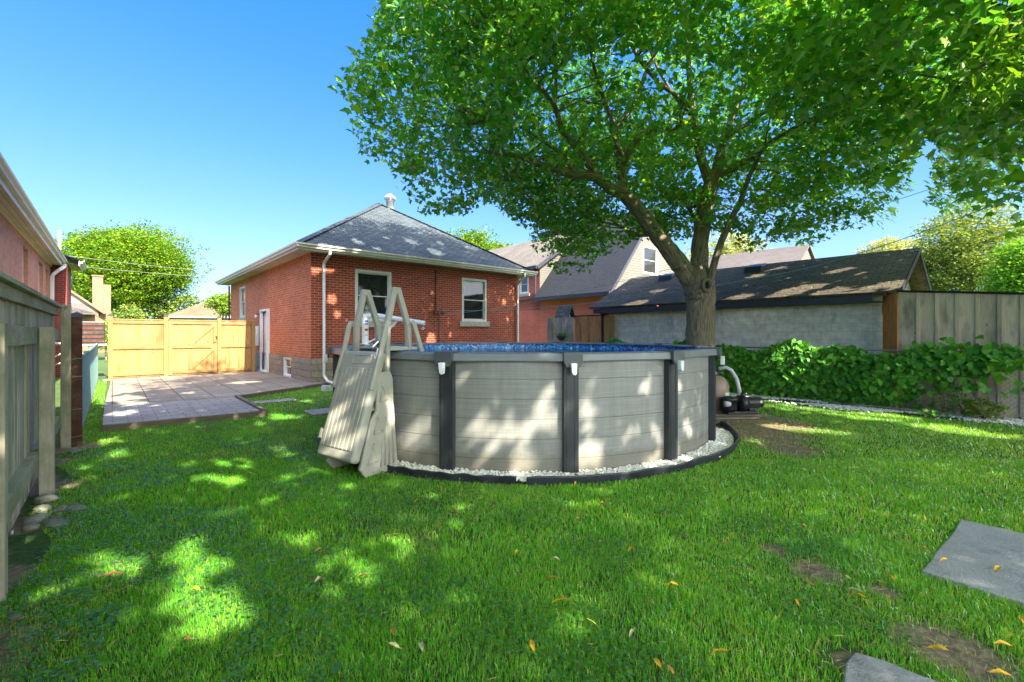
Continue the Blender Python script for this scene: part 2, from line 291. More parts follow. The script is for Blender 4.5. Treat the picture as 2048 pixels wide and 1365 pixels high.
# ---------------------------------------------------------------- mesh helpers
class MB:
    def __init__(s): s.v = []; s.f = []; s.uv = {}
    def add(s, vs, fs, uvs=None):
        o = len(s.v); s.v += [tuple(v) for v in vs]
        for i, f in enumerate(fs):
            if uvs: s.uv[len(s.f)] = uvs[i]
            s.f.append(tuple(o+k for k in f))
        return s
    def box(s, x0, x1, y0, y1, z0, z1, T=None):
        vs = [Vector((x, y, z)) for z in (z0, z1) for y in (y0, y1) for x in (x0, x1)]
        if T is not None: vs = [T @ v for v in vs]
        return s.add(vs, [(0, 2, 3, 1), (4, 5, 7, 6), (0, 1, 5, 4), (2, 6, 7, 3), (0, 4, 6, 2), (1, 3, 7, 5)])
    def beam(s, a, b, w_, h, up=Vector((0, 0, 1))):
        a = Vector(a); b = Vector(b); d = (b-a); L = d.length; d.normalize(); x = d.cross(up)
        if x.length < 1e-4: x = Vector((1, 0, 0))
        x.normalize(); u = x.cross(d)
        T = Matrix(((x.x, d.x, u.x, a.x), (x.y, d.y, u.y, a.y), (x.z, d.z, u.z, a.z), (0, 0, 0, 1)))
        return s.box(-w_/2, w_/2, 0, L, -h/2, h/2, T)
    def prism(s, pts, vec):
        """pts: 3D polygon, extruded by vec"""
        n = len(pts); vec = Vector(vec); p = [Vector(q) for q in pts]
        nrm = sum(((p[i]).cross(p[(i+1) % n]) for i in range(n)), Vector())
        vs = p + [q+vec for q in p]
        if nrm.dot(vec) > 0: fs = [tuple(range(n))[::-1], tuple(range(n, 2*n))] + [(i, (i+1) % n, n+(i+1) % n, n+i) for i in range(n)]
        else: fs = [tuple(range(n)), tuple(range(n, 2*n))[::-1]] + [(i, n+i, n+(i+1) % n, (i+1) % n) for i in range(n)]
        return s.add(vs, fs)
    def quad(s, *p): return s.add(p, [tuple(range(len(p)))])
    def tube(s, pts, rad, n=10, cap=True, wob=0, sq=1.0):
        pts = [Vector(p) for p in pts]; m = len(pts)
        if not hasattr(rad, '__len__'): rad = [rad]*m
        t0 = (pts[1]-pts[0]).normalized(); a = t0.cross(Vector((.3, .2, 1))); a = a if a.length > .05 else t0.cross(Vector((1, 0, 0))); a.normalize()
        vs = []; L = [0]
        for i in range(m):
            t = (pts[min(i+1, m-1)]-pts[max(i-1, 0)]).normalized(); a = (a-t*a.dot(t)).normalized(); b = t.cross(a)
            if i: L.append(L[-1]+(pts[i]-pts[i-1]).length)
            for j in range(n):
                th = 2*math.pi*j/n; r = rad[i]*(1+(random.uniform(-wob, wob) if wob else 0))
                vs.append(pts[i]+a*math.cos(th)*r+b*math.sin(th)*r*sq)
        fs = []; uvs = []; rm = 2*math.pi*max(rad)
        for i in range(m-1):
            for j in range(n):
                k = (j+1) % n
                fs.append((i*n+j, i*n+k, (i+1)*n+k, (i+1)*n+j)); u0 = j/n*rm; u1 = (j+1)/n*rm
                uvs.append([(u0, L[i]), (u1, L[i]), (u1, L[i+1]), (u0, L[i+1])])
        if cap:
            fs.append(tuple(range(n))[::-1]); uvs.append([(0, 0)]*n); fs.append(tuple((m-1)*n+j for j in range(n))); uvs.append([(0, 0)]*n)
        return s.add(vs, fs, uvs)
    def lathe(s, prof, n=24, c=(0, 0, 0), T=None, a0=0, a1=2*math.pi):
        full = abs(a1-a0-2*math.pi) < 1e-6; k = n if full else n+1; vs = []; fs = []; uvs = []
        for r, z in prof:
            for j in range(k):
                th = a0+(a1-a0)*j/n; v = Vector((c[0]+r*math.sin(th), c[1]-r*math.cos(th), c[2]+z)); vs.append(T @ v if T is not None else v)
        L = [0]
        for i in range(1, len(prof)): L.append(L[-1]+math.hypot(prof[i][0]-prof[i-1][0], prof[i][1]-prof[i-1][1]))
        R0 = max(p[0] for p in prof)
        for i in range(len(prof)-1):
            for j in range(n):
                q = (j+1) % k
                fs.append((i*k+j, i*k+q, (i+1)*k+q, (i+1)*k+j)); u0 = R0*(a0+(a1-a0)*j/n); u1 = R0*(a0+(a1-a0)*(j+1)/n)
                uvs.append([(u0, L[i]), (u1, L[i]), (u1, L[i+1]), (u0, L[i+1])])
        return s.add(vs, fs, uvs)
def setp(o, label=None, cat=None, group=None, kind=None, category=None):
    cat = cat or category
    for k, v in (('label', label), ('category', cat), ('group', group), ('kind', kind)):
        if v: o[k] = v
    return o
def obj(name, mb, mat, parent=None, smooth=False, bevel=0, seg=2, **kw):
    me = bpy.data.meshes.new(name); me.from_pydata(mb.v, [], mb.f); me.update()
    uvl = me.uv_layers.new(name='UVMap').data
    for p in me.polygons:
        if p.index in mb.uv:
            for k, li in enumerate(p.loop_indices): uvl[li].uv = mb.uv[p.index][k]
            continue
        nv = p.normal; t = Vector((-nv.y, nv.x, 0))
        if t.length < .05: t = Vector((1, 0, 0)); b = Vector((0, 1, 0))
        else: t.normalize(); b = nv.cross(t)
        for li in p.loop_indices:
            co = me.vertices[me.loops[li].vertex_index].co; uvl[li].uv = (co.dot(t), co.dot(b))
    if smooth: me.polygons.foreach_set('use_smooth', [True]*len(me.polygons))
    o = bpy.data.objects.new(name, me); C.objects.link(o)
    me.materials.append(M[mat] if isinstance(mat, str) else mat)
    if parent is not None: o.parent = parent
    if bevel:
        b = o.modifiers.new('bevel', 'BEVEL'); b.width = bevel; b.segments = seg; b.limit_method = 'ANGLE'; b.angle_limit = R(35); b.harden_normals = False
    return setp(o, **kw)
def thing(name, label, cat, loc=(0, 0, 0), rot=0, group=None):
    o = bpy.data.objects.new(name, None); C.objects.link(o); o.location = loc; o.rotation_euler = (0, 0, rot); o.empty_display_size = .2
    return setp(o, label, cat, group)
def copy_thing(o, parent=None):
    c = o.copy(); C.objects.link(c)
    if parent is not None: c.parent = parent
    for ch in list(o.children): copy_thing(ch, c)
    return c
def fast_mesh(name, co, loops, starts, totals, mat, parent=None, smooth=False, matidx=None, **kw):
    me = bpy.data.meshes.new(name); me.vertices.add(len(co)); me.vertices.foreach_set('co', co.astype(np.float32).ravel())
    me.loops.add(len(loops)); me.loops.foreach_set('vertex_index', loops.astype(np.int32))
    me.polygons.add(len(starts)); me.polygons.foreach_set('loop_start', starts.astype(np.int32)); me.polygons.foreach_set('loop_total', totals.astype(np.int32))
    me.update(calc_edges=True); me.materials.append(M[mat])
    o = bpy.data.objects.new(name, me); C.objects.link(o)
    if parent is not None: o.parent = parent
    return setp(o, **kw)
MAPLE = (np.array([[0, 0, 0], [.34, .02, -.02], [.30, .22, .02], [.52, .45, -.10], [.28, .48, .0], [.16, .60, .02], [0, 1.0, -.12], [-.16, .60, .02], [-.28, .48, .0], [-.52, .45, -.10], [-.30, .22, .02], [-.34, .02, -.02]]), [[0, 1, 2, 3, 4, 5, 6], [0, 6, 7, 8, 9, 10, 11]])
OVAL = (np.array([[0, 0, 0], [.22, .3, .03], [.20, .65, .02], [0, 1, -.08], [-.20, .65, .02], [-.22, .3, .03]]), [[0, 1, 2, 3], [0, 3, 4, 5]])
GRAPE = (np.array([[0, .05, 0], [.35, -.08, -.04], [.55, .35, -.08], [.35, .62, -.02], [0, 1.0, -.14], [-.35, .62, -.02], [-.55, .35, -.08], [-.35, -.08, -.04]]), [[0, 1, 2, 3, 4], [0, 4, 5, 6, 7]])
CARD = (np.array([[0, 0, 0], [.45, .4, .0], [0, 1, -.1], [-.45, .4, .0]]), [[0, 1, 2, 3]])
def leaves(name, pos, size, mat, parent=None, tmpl=MAPLE, up=.55, nrm=None, droop=.3, **kw):
    """one mesh of real leaves at pos (n x 3); size scalar or array; normals biased towards up (or nrm)"""
    n = len(pos); T, faces = tmpl; k = len(T)
    N = rng.normal(size=(n, 3)); N /= np.linalg.norm(N, axis=1)[:, None]
    N = N*(1-up) + up*(np.array([0, 0, 1.0]) if nrm is None else nrm); N /= np.linalg.norm(N, axis=1)[:, None]+1e-9
    A = rng.normal(size=(n, 3)); A[:, 2] -= droop; A -= N*np.sum(A*N, 1)[:, None]; A /= np.linalg.norm(A, axis=1)[:, None]+1e-9
    B = np.cross(A, N); sz = (size*rng.uniform(.65, 1.2, n))
    co = pos[:, None, :] + sz[:, None, None]*(T[None, :, 0, None]*B[:, None, :] + T[None, :, 1, None]*A[:, None, :] + T[None, :, 2, None]*N[:, None, :])
    fl = np.concatenate([np.array(f) for f in faces]); lens = np.array([len(f) for f in faces])
    loops = (fl[None, :] + (np.arange(n)*k)[:, None]).ravel()
    totals = np.tile(lens, n); starts = np.concatenate([[0], np.cumsum(totals)[:-1]])
    return fast_mesh(name, co.reshape(-1, 3), loops, starts, totals, mat, parent, **kw)
def project(p):
    Y = np.maximum(p[:, 1], 1e-3); return HX+F*p[:, 0]/Y, HY-F*(p[:, 2]-CH)/Y
def inpoly(x, y, poly):
    r = np.zeros(len(x), bool); n = len(poly)
    for i in range(n):
        x1, y1 = poly[i]; x2, y2 = poly[(i+1) % n]
        c = ((y1 > y) != (y2 > y)) & (x < (x2-x1)*(y-y1)/((y2-y1) if y2 != y1 else 1e-9)+x1); r ^= c
    return r
HOLES = []            # sunbeams through the canopy: (point the beam lands on, radius)
def sun_cull(p, soft=.12):
    keep = np.ones(len(p), bool)
    for q, r in HOLES:
        d = p-np.array(q); t = d@SUN; perp = np.linalg.norm(d-t[:, None]*SUN, axis=1)
        keep &= ~((t > 1.0) & (perp < r*rng.uniform(1-soft, 1+soft, len(p))))
    return keep

#PART2
# ---------------------------------------------------------------- ground, patio, slabs
def ground():
    xs = np.concatenate([[-300, -120, -60, -30], np.arange(-18, 16.01, .25), [30, 60, 120, 300]]); ys = np.concatenate([[-300, -100, -40, -15], np.arange(-8, 22.01, .25), [35, 60, 120, 300]])
    X, Y = np.meshgrid(xs, ys); Z = np.full(X.shape, -.012) + .008*np.sin(X*1.7+Y*.6)*np.cos(Y*1.3-X*.4) 
    co = np.stack([X, Y, Z], -1).reshape(-1, 3); nx, ny = len(xs), len(ys)
    i = np.arange((nx-1)*(ny-1)); r, c = i//(nx-1), i % (nx-1); a = r*nx+c
    loops = np.stack([a, a+1, a+nx+1, a+nx], 1).ravel(); st = np.arange(len(a))*4
    o = fast_mesh('ground', co, loops, st, np.full(len(a), 4), 'ground', kind='structure')
ground()
def G0(px, py, z=.07): v = G(px, py, z); return (v.dot(D2), v.dot(D1))       # to lot coordinates
def lot_prism(name, poly, z0, z1, mat, **kw):
    mb = MB(); mb.prism([(l, a, z0) for l, a in poly], (0, 0, z1-z0)); o = obj(name, mb, mat, **kw); o.rotation_euler = (0, 0, ANG); return o
pav_l = [G0(190, 857), G0(527, 825), G0(470, 793), G0(201, 812)]
GL = (-.25, 10.35)
l_in, a_in = G0(470, 795); l_f, a_f = G0(190, 857); l_r, a_r = G0(527, 825)
WL, WA = (-6.10*math.cos(ANG)+13.8*math.sin(ANG), 6.10*math.sin(ANG)+13.8*math.cos(ANG))     # near corner of the brick house
PA0 = a_f+.05; PA1 = a_in+.1; PA2 = WA+5.6
GLOT = -.0
LEFT = -.12
lot_prism('patio_grey', [(LEFT, PA0), (l_r, a_r), (l_in, PA1), (LEFT, PA1+.35)], -.03, .066, 'pav_grey', kind='structure')
lot_prism('patio_brown', [(LEFT+.0, PA1+.354), (l_in+.0, PA1+.004), (WL+.25, WA-.55), (WL+.25, WA-.1), (WL-.02, WA-.05), (WL-.02, PA2), (LEFT+.1, PA2)], -.03, .070, 'pav_brown', kind='structure')
ed = thing('patio_edging', 'weathered timber edging along the lawn side of the grey and brown patio', 'edging')
mb = MB(); mb.beam(D2*LEFT+D1*(PA0-.03)+Vector((0, 0, .045)), D2*(l_r+.03)+D1*(a_r-.03)+Vector((0, 0, .045)), .05, .12); obj('front_board', mb, 'timber', ed, bevel=.006)
mb = MB(); mb.beam(D2*(l_r+.03)+D1*(a_r-.02)+Vector((0, 0, .05)), D2*(l_in+.04)+D1*(PA1)+Vector((0, 0, .05)), .07, .13); obj('side_board', mb, 'timber', ed, bevel=.006)
mb = MB(); mb.beam(D2*(l_in+.04)+D1*(PA1-.03)+Vector((0, 0, .04)), D2*(WL+.28)+D1*(WA-.6)+Vector((0, 0, .04)), .05, .11); obj('back_board', mb, 'timber', ed, bevel=.006)
def slab(label, c, ang, sx, sy, z1, mat='concrete', cat='paving slab', chip=.02):
    t = MB(); n = 7; pts = []
    for (x0, y0, x1, y1) in ((-1, -1, 1, -1), (1, -1, 1, 1), (1, 1, -1, 1), (-1, 1, -1, -1)):
        for k in range(n): f = k/n; pts.append(((x0+(x1-x0)*f)*sx/2+random.uniform(-chip, chip), (y0+(y1-y0)*f)*sy/2+random.uniform(-chip, chip), -.04))
    t.prism(pts, (0, 0, z1+.04)); o = obj('paving_slab', t, mat, bevel=.008, label=label, category=cat, group='slabs set in the lawn'); o.location = (c[0], c[1], 0); o.rotation_euler = (0, 0, ang); return o
sa = math.atan2(.84, 1.09)
ex = Vector((math.cos(sa), math.sin(sa), 0)); ey = Vector((math.sin(sa), -math.cos(sa), 0))
c1 = Vector((2.64, 2.95, 0))+ex*.69+ey*.80
slab('large stained grey concrete slab lying in the lawn at the right', c1, sa, 1.36, 1.58, .022, chip=.012)
c2 = Vector((1.70, 2.17, 0))-ex*.55+ey*.42
c2 = Vector((1.709, 2.157, 0))+Vector((-.80, -.60, 0))*.40+Vector((.75, -.66, 0))*.45
slab('grey concrete slab corner cut off by the bottom edge of the picture', c2, R(-41.4), .9, .8, .022, chip=.015)
SL = [(c1, sa, 1.36, 1.58), (c2, R(-41.4), .9, .8)]
for (px, py), s, lb in (((545, 802), (.95, .38), 'thin grey paver flat in the grass against the brown patio edging'), ((648, 822), (.62, .62), 'small pale paver half hidden behind the pool ladder')):
    g = G(px, py, .02); slab(lb, g, ANG, s[0], s[1], .02, 'pav_grey', chip=.006); SL.append((g, ANG, s[0], s[1]))

# ---------------------------------------------------------------- walls with openings
def wall(mb, mp, x0, x1, z0, z1, holes, depth=.12):
    xs = sorted({x0, x1, *[h[0] for h in holes], *[h[1] for h in holes]}); zs = sorted({z0, z1, *[h[2] for h in holes], *[h[3] for h in holes]})
    xs = [x for x in xs if x0 <= x <= x1]; zs = [z for z in zs if z0 <= z <= z1]
    for i in range(len(xs)-1):
        for j in range(len(zs)-1):
            cx, cz = (xs[i]+xs[i+1])/2, (zs[j]+zs[j+1])/2
            if any(h[0] < cx < h[1] and h[2] < cz < h[3] for h in holes): continue
            mb.quad(mp(xs[i], zs[j], 0), mp(xs[i+1], zs[j], 0), mp(xs[i+1], zs[j+1], 0), mp(xs[i], zs[j+1], 0))
    for a, b, c, d in holes:
        c0 = max(c, z0); d0 = min(d, z1)
        for p, q in (((a, c0), (a, d0)), ((a, d0), (b, d0)), ((b, d0), (b, c0)), ((b, c0), (a, c0))):
            if p[1] == q[1] and (p[1] != c and p[1] != d): continue
            mb.quad(mp(*p, 0), mp(*q, 0), mp(*q, depth), mp(*p, depth))
def bx(mb, mp, a, b, c, d, e, f):
    """box between wall coords a..b, z c..d, depth e..f (negative = proud)"""
    vs = [mp(x, z, y) for z in (c, d) for y in (e, f) for x in (a, b)]
    mb.add(vs, [(0, 2, 3, 1), (4, 5, 7, 6), (0, 1, 5, 4), (2, 6, 7, 3), (0, 4, 6, 2), (1, 3, 7, 5)])
def window(root, mp, a, b, c, d, fw=.09, depth=.05, frame='trimgreen', sill='lintel', split=.5, label=None, brick_mould=.0, shade=False):
    m = MB()
    bx(m, mp, a, a+fw, c, d, depth-.06, depth+.05); bx(m, mp, b-fw, b, c, d, depth-.06, depth+.05)
    bx(m, mp, a+fw, b-fw, d-fw, d, depth-.06, depth+.05); bx(m, mp, a+fw, b-fw, c, c+fw*.8, depth-.06, depth+.05)
    o = obj('window', m, frame, root, bevel=.008); 
    if label: o['label'] = label
    zm = c+(d-c)*split; s = MB(); i0, i1 = a+fw, b-fw; t = .035
    for (z0, z1, dd) in ((zm-.02, d-fw, depth), (c+fw*.8, zm+.02, depth+.025)):
        bx(s, mp, i0, i0+t, z0, z1, dd, dd+.03); bx(s, mp, i1-t, i1, z0, z1, dd, dd+.03)
        bx(s, mp, i0+t, i1-t, z1-t, z1, dd, dd+.03); bx(s, mp, i0+t, i1-t, z0, z0+t, dd, dd+.03)
    obj('sash', s, frame, o, bevel=.004)
    g = MB(); bx(g, mp, i0+t*.5, i1-t*.5, zm, d-fw-t*.5, depth+.014, depth+.02); bx(g, mp, i0+t*.5, i1-t*.5, c+fw*.8+t*.5, zm, depth+.038, depth+.044)
    obj('pane', g, 'glass', o)
    if sill:
        q = MB(); bx(q, mp, a-.12, b+.12, c-.2, c-.001, -.06, .1); obj('sill', q, sill, o, bevel=.012)
    return o
def gutter(mb, pts, w_=.12, h=.12):
    for a, b in zip(pts[:-1], pts[1:]): mb.beam(a, b, w_, h)

# ---------------------------------------------------------------- main brick house (local x along the front, y back)
H = thing('brick_house', 'red brick bungalow with grey hip roof and cream eaves behind the pool', 'house', (-6.10, 13.8, 0), ANG)
WID, LEN, BT = 8.43, 12.4, 4.02
fr = lambda x, z, d: Vector((x, d, z)); lf = lambda y, z, d: Vector((d, y, z)); rt = lambda y, z, d: Vector((WID-d, y, z))
w1, w2 = (1.37, 2.64, 1.96, 3.64), (5.56, 6.76, 2.02, 3.70)
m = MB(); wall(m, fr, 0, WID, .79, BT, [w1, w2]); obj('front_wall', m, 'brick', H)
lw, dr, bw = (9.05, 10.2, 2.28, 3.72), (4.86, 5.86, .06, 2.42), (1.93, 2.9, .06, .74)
m = MB(); wall(m, lambda y, z, d: Vector((d, y, z)), 0, LEN, .79, BT, [lw, dr]); m.quad(rt(0, .79, 0), rt(LEN, .79, 0), rt(LEN, BT, 0), rt(0, BT, 0)); m.quad((0, LEN, .79), (WID, LEN, .79), (WID, LEN, BT), (0, LEN, BT)); obj('side_wall', m, 'brick_side_lit', H)
m = MB(); fs_ = lambda y, z, d: Vector((-.03+d, y, z)); wall(m, fs_, -.03, LEN, -.1, .788, [dr, bw], .15); wall(m, lambda x, z, d: Vector((x, -.03+d, z)), -.03, WID+.03, -.1, .788, [])
m.quad((-.03, -.03, .788), (WID+.03, -.03, .788), (WID+.03, .02, .788), (-.03, .02, .788)); m.quad((-.03, .02, .788), (.02, .02, .788), (.02, LEN, .788), (-.03, LEN, .788)); obj('stone_foundation', m, 'stone', H)
window(H, fr, *w1); window(H, fr, *w2); window(H, lf, *lw, sill='lintel')
o = window(H, lf, *bw, fw=.07, frame='white', sill=None)
dm = MB(); y0, y1, z0, z1 = dr
bx(dm, lf, y0-.07, y0, z0, z1+.08, -.10, .12); bx(dm, lf, y1, y1+.07, z0, z1+.08, -.10, .12); bx(dm, lf, y0, y1, z1, z1+.08, -.10, .12); bx(dm, lf, y0-.07, y1+.07, z0-.02, z0+.05, -.14, .12)
fo = obj('door_frame', dm, 'white', H, bevel=.01)
dd = MB(); bx(dd, lf, y0+.01, y1-.01, z0+.05, z1-.01, .05, .09)
for (a, b, c, d) in ((.12, .45, .2, .9), (.55, .88, .2, .9), (.12, .45, 1.05, 1.75), (.55, .88, 1.05, 1.75), (.12, .88, 1.88, 2.2)): bx(dd, lf, y0+a, y0+b, z0+c, z0+d, .035, .052)
do = obj('door', dd, 'door', H, bevel=.008); hm = MB(); bx(hm, lf, y0+.05, y0+.10, 1.05, 1.25, .0, .05); hm.tube([(.0, y0+.075, 1.12), (-.03, y0+.075, 1.12), (-.03, y0+.2, 1.12)], .012, 8); obj('handle', hm, 'darkmetal', do)
# wall lamp beside the door
lm = MB(); lm.beam((-.0, 6.18, 2.32), (-.20, 6.18, 2.34), .05, .03); la = obj('wall_lamp', lm, 'darkmetal', H); bl = MB(); bl.lathe([(0, .08), (.035, .06), (.06, 0), (.055, -.05), (0, -.08)], 12, (-.18, 6.18, 2.24)); obj('shade', bl, 'white', la, smooth=True)
mt = MB(); mt.box(-.10, -.01, 6.45, 6.75, 1.05, 1.85); obj('meter_box', mt, 'white', H, bevel=.01)
# roof
ov = .5; E0, E1 = -ov, WID+ov; B0, B1 = -ov, LEN+ov; RX = WID/2; RY = 4.25; RZ, EZ = 7.17, 4.17
RYB = LEN-4.2
m = MB(); A = (E0, B0, EZ); B = (E1, B0, EZ); Cc = (E1, B1, EZ); D = (E0, B1, EZ); p = (RX, RY, RZ); q = (RX, RYB, RZ)
m.quad(A, B, p); m.quad(B, Cc, q, p); m.quad(Cc, D, q); m.quad(D, A, p, q)
ro = obj('roof', m, 'shingle', H); sm = ro.modifiers.new('thick', 'SOLIDIFY'); sm.thickness = .05; sm.offset = -1
m = MB()
for a, b in ((A, p), (B, p), (p, q)):
    a = Vector(a)+Vector((0, 0, .012)); b = Vector(b)+Vector((0, 0, .012)); n_ = int((b-a).length/.24)
    for i in range(n_): m.beam(a+(b-a)*(i/n_), a+(b-a)*((i+1.15)/n_)+Vector((0, 0, .008)), .24, .02)
obj('ridge_caps', m, 'shingle', H)
m = MB()
for x0, x1, y0, y1 in ((E0+.03, E1-.03, B0+.03, -.001), (E0+.03, -.001, -.001, B1-.03), (WID+.001, E1-.03, -.001, B1-.03)): m.quad((x0, y0, BT-.005), (x0, y1, BT-.005), (x1, y1, BT-.005), (x1, y0, BT-.005))
obj('soffit', m, 'soffit', H)
m = MB(); fz = 4.06
m.box(E0, E1, B0, B0+.025, BT-.03, EZ-.01); m.box(E0, E0+.025, B0+.026, B1, BT-.03, EZ-.01); m.box(E1-.025, E1, B0+.026, B1, BT-.03, EZ-.01); obj('fascia', m, 'trim', H)
def kgutter(mb, a, b, out):
    a = Vector(a); b = Vector(b); out = Vector(out); prof = [(0, 0), (.07, 0), (.075, .045), (.12, .075), (.125, .12), (.115, .12), (.11, .085), (0, .03)]
    pts = [a+out*u+Vector((0, 0, v)) for u, v in prof]; mb.prism(pts, b-a)
m = MB(); kgutter(m, (E0-.12, B0-.001, 4.05), (E1+.12, B0-.001, 4.05), (0, -1, 0)); kgutter(m, (E0-.001, B0-.12, 4.052), (E0-.001, B1, 4.052), (-1, 0, 0)); obj('gutter', m, 'trim', H)
def downspout(root, pts, w_=.075, h=.055, mat='trim', straps=()):
    d = MB()
    for a, b in zip(pts[:-1], pts[1:]): d.beam(a, Vector(b)+(Vector(b)-Vector(a)).normalized()*.02, w_, h, up=Vector((0, 1, .01)))
    return obj('downspout', d, mat, root, bevel=.008)
downspout(H, [(.38, -.55, 4.06), (.38, -.55, 3.93), (.36, -.08, 3.72), (.36, -.08, .25), (.42, -.2, .1), (.5, -.45, .06)], mat='white')
downspout(H, [(WID-.1, -.55, 4.06), (WID-.1, -.55, 3.93), (WID-.06, -.09, 3.6), (WID-.06, -.09, .1)])
downspout(H, [(-.09, LEN-.1, 3.95), (-.09, LEN-.1, .1)], mat='darkmetal')
# turbine vent
tv = MB(); tv.lathe([(.17, -.25), (.17, .12), (.20, .13), (.20, .15)], 20, (RX+.35, RY-.25, RZ-.02)); vo = obj('roof_vent', tv, 'galv', H, smooth=True)
tm = MB()
for k in range(26):
    th = k/26*2*math.pi; pts = []
    for j in range(7):
        f = j/6; r = .13+.125*math.sin(math.pi*f); z = .15+.27*f; pts.append((RX+.35+r*math.cos(th+f*.5), RY-.25+r*math.sin(th+f*.5), RZ-.02+z))
    tm.tube(pts, .016, 4, sq=.4)
tm.lathe([(.14, .40), (.11, .45), (0, .47)], 20, (RX+.35, RY-.25, RZ-.02)); tm.lathe([(.10, .15), (.10, .4)], 12, (RX+.35, RY-.25, RZ-.02)); obj('turbine_head', tm, 'galv', vo)
# clothesline pulley and bracket on the front wall
pm = MB(); pm.box(4.36, 4.40, -.05, -.005, 2.35, 3.85); pm.box(4.34, 4.42, -.10, -.005, 3.78, 3.88); pm.box(4.28, 4.46, -.12, -.01, 2.25, 2.38); po = obj('pulley_bracket', pm, 'rust', H, bevel=.006)
T = Matrix.Translation((4.58, -.16, 2.33)) @ Matrix.Rotation(R(90), 4, 'X'); wm = MB(); wm.lathe([(.0, -.012), (.02, -.012), (.075, -.02), (.085, -.006), (.085, .006), (.075, .02), (.02, .012), (0, .012)], 20, T=T); obj('pulley', wm, 'darkmetal', po, smooth=True)
hb = MB(); hb.tube([(.28, -.02, 1.75), (.28, -.08, 1.75), (.28, -.10, 1.68)], .02, 8); hb.lathe([(.03, -.01), (.035, 0), (.03, .01)], 10, (.28, -.09, 1.79)); obj('tap', hb, 'rust', H)
cm = MB(); cm.tube([(WID*.5+.3, -.012, .9), (WID*.5+.31, -.012, 2.2)], .012, 6); obj('wall_cable', cm, 'darkmetal', H)

# ---------------------------------------------------------------- left neighbour: long brick wall under a soffit
L0 = thing('brick_house', 'pale red brick house with wide cream soffit rising over the left fence', 'house', LA(-1.65, 0), ANG)
m = MB(); wins = [(16.3, 17.2, 2.5, 3.73), (19.5, 20.6, 2.5, 3.73), (21.3, 22.4, 2.5, 3.73)]
lr = lambda y, z, d: Vector((-d, y, z)); wall(m, lr, 2.0, 23.4, 0, 4.0, wins, .18); m.quad((0, 2, 0), (-8, 2, 0), (-8, 2, 4), (0, 2, 4)); obj('side_wall', m, 'brick_pink', L0)
for a in wins: window(L0, lr, *a, fw=.07, depth=.14, frame='white', sill=None)
m = MB(); m.box(-2, .42, 23.0, 25.2, 0, 4.1); obj('bay_wall', m, 'brick_bay_shaded', L0)
m = MB(); m.quad((0, 2, 4.0), (.30, 2, 4.0), (.30, 23.2, 4.0), (0, 23.2, 4.0)); m.quad((.4, 23.2, 4.1), (.75, 23.2, 4.1), (.75, 25.5, 4.1), (.4, 25.5, 4.1)); obj('soffit', m, 'soffit', L0)
m = MB(); m.box(.28, .30, 1.9, 23.2, 3.97, 4.2); m.box(.0, .04, 2, 23.0, 3.93, 3.99); m.box(-.0, .30, 23.2, 23.22, 3.97, 4.2); m.box(.72, .75, 23.2, 25.6, 4.05, 4.25); obj('fascia', m, 'trim', L0)
m = MB(); kgutter(m, (.301, 1.9, 4.08), (.301, 23.2, 4.08), (1, 0, 0)); kgutter(m, (.751, 23.1, 4.14), (.751, 25.6, 4.14), (1, 0, 0)); obj('gutter', m, 'trim', L0)
m = MB(); m.quad((.31, 1.9, 4.21), (-5, 1.9, 6.2), (-5, 23.2, 6.2), (.31, 23.2, 4.21)); m.quad((.76, 23.1, 4.27), (-5, 23.1, 6.3), (-5, 25.6, 6.3), (.76, 25.6, 4.27)); obj('roof', m, 'shingle', L0)
m = MB()
for a, b in zip([(.36, 22.9, 4.06), (.36, 22.9, 3.95), (.22, 22.75, 3.8), (.06, 22.7, 3.6)], [(.36, 22.9, 3.95), (.22, 22.75, 3.8), (.06, 22.7, 3.6), (.06, 22.7, .2)]): m.beam(a, b, .11, .08, up=Vector((0, 1, .01)))
obj('downspout', m, 'white', L0, bevel=.015)

# ---------------------------------------------------------------- left weathered fence (local y runs into the lot)
FN = thing('wooden_fence', 'weathered grey green board fence with sloping rails along the left side', 'fence', LA(-.535, 0), ANG)
FA = [-.7, 1.65, 3.98, 6.31, 8.76]
def board_row(mb, y0, y1, x0, x1, z0, z1f, wd=.14, gap=.008):
    y = y0
    while y < y1-.02:
        ww = min(wd*random.uniform(.94, 1.04), y1-y); j = random.uniform(0, .006); zt = z1f(y)
        mb.box(x0-j, x1-j, y, y+ww-gap, z0+random.uniform(-.01, .01), zt); y += ww
m = MB(); board_row(m, FA[0]-.5, FA[4]+.06, -.075, -.055, .04, lambda y: 1.90, .145, .013); obj('boards', m, 'fence_old', FN)
m = MB(); m.box(-.05, -.012, FA[0]-.5, FA[4]-.07, 1.80, 1.90); m.box(-.10, .03, FA[0]-.5, FA[4]-.07, 1.902, 1.94); obj('top_rail', m, 'fence_rail', FN, bevel=.005)
for i in range(4):
    for z, h in ((1.535, .15), (.36, .15)):
        m = MB(); m.beam((-.028, FA[i]+.066, z+(.01 if z > 1 else 0)), (-.028, FA[i+1]-.066, z), .05 if z > 1 else .07, h); obj('rail', m, 'fence_rail', FN, bevel=.005)
for i, a in enumerate(FA):
    m = MB(); dx = (0, 0, -.008, .036, .034)[i]; m.box(-.03+dx, .075+dx, a-.055, a+.055, -.1, 1.95 if i == 4 else 1.62); obj('post', m, 'fence_old', FN, bevel=.006)
m = MB(); T = Matrix.Translation((.08, FA[2]+.03, .37)) @ Matrix.Rotation(R(90), 4, 'Y'); m.lathe([(0, .0), (.016, .0), (.014, .012), (0, .014)], 10, T=T); obj('bolt', m, 'galv', FN, smooth=True)

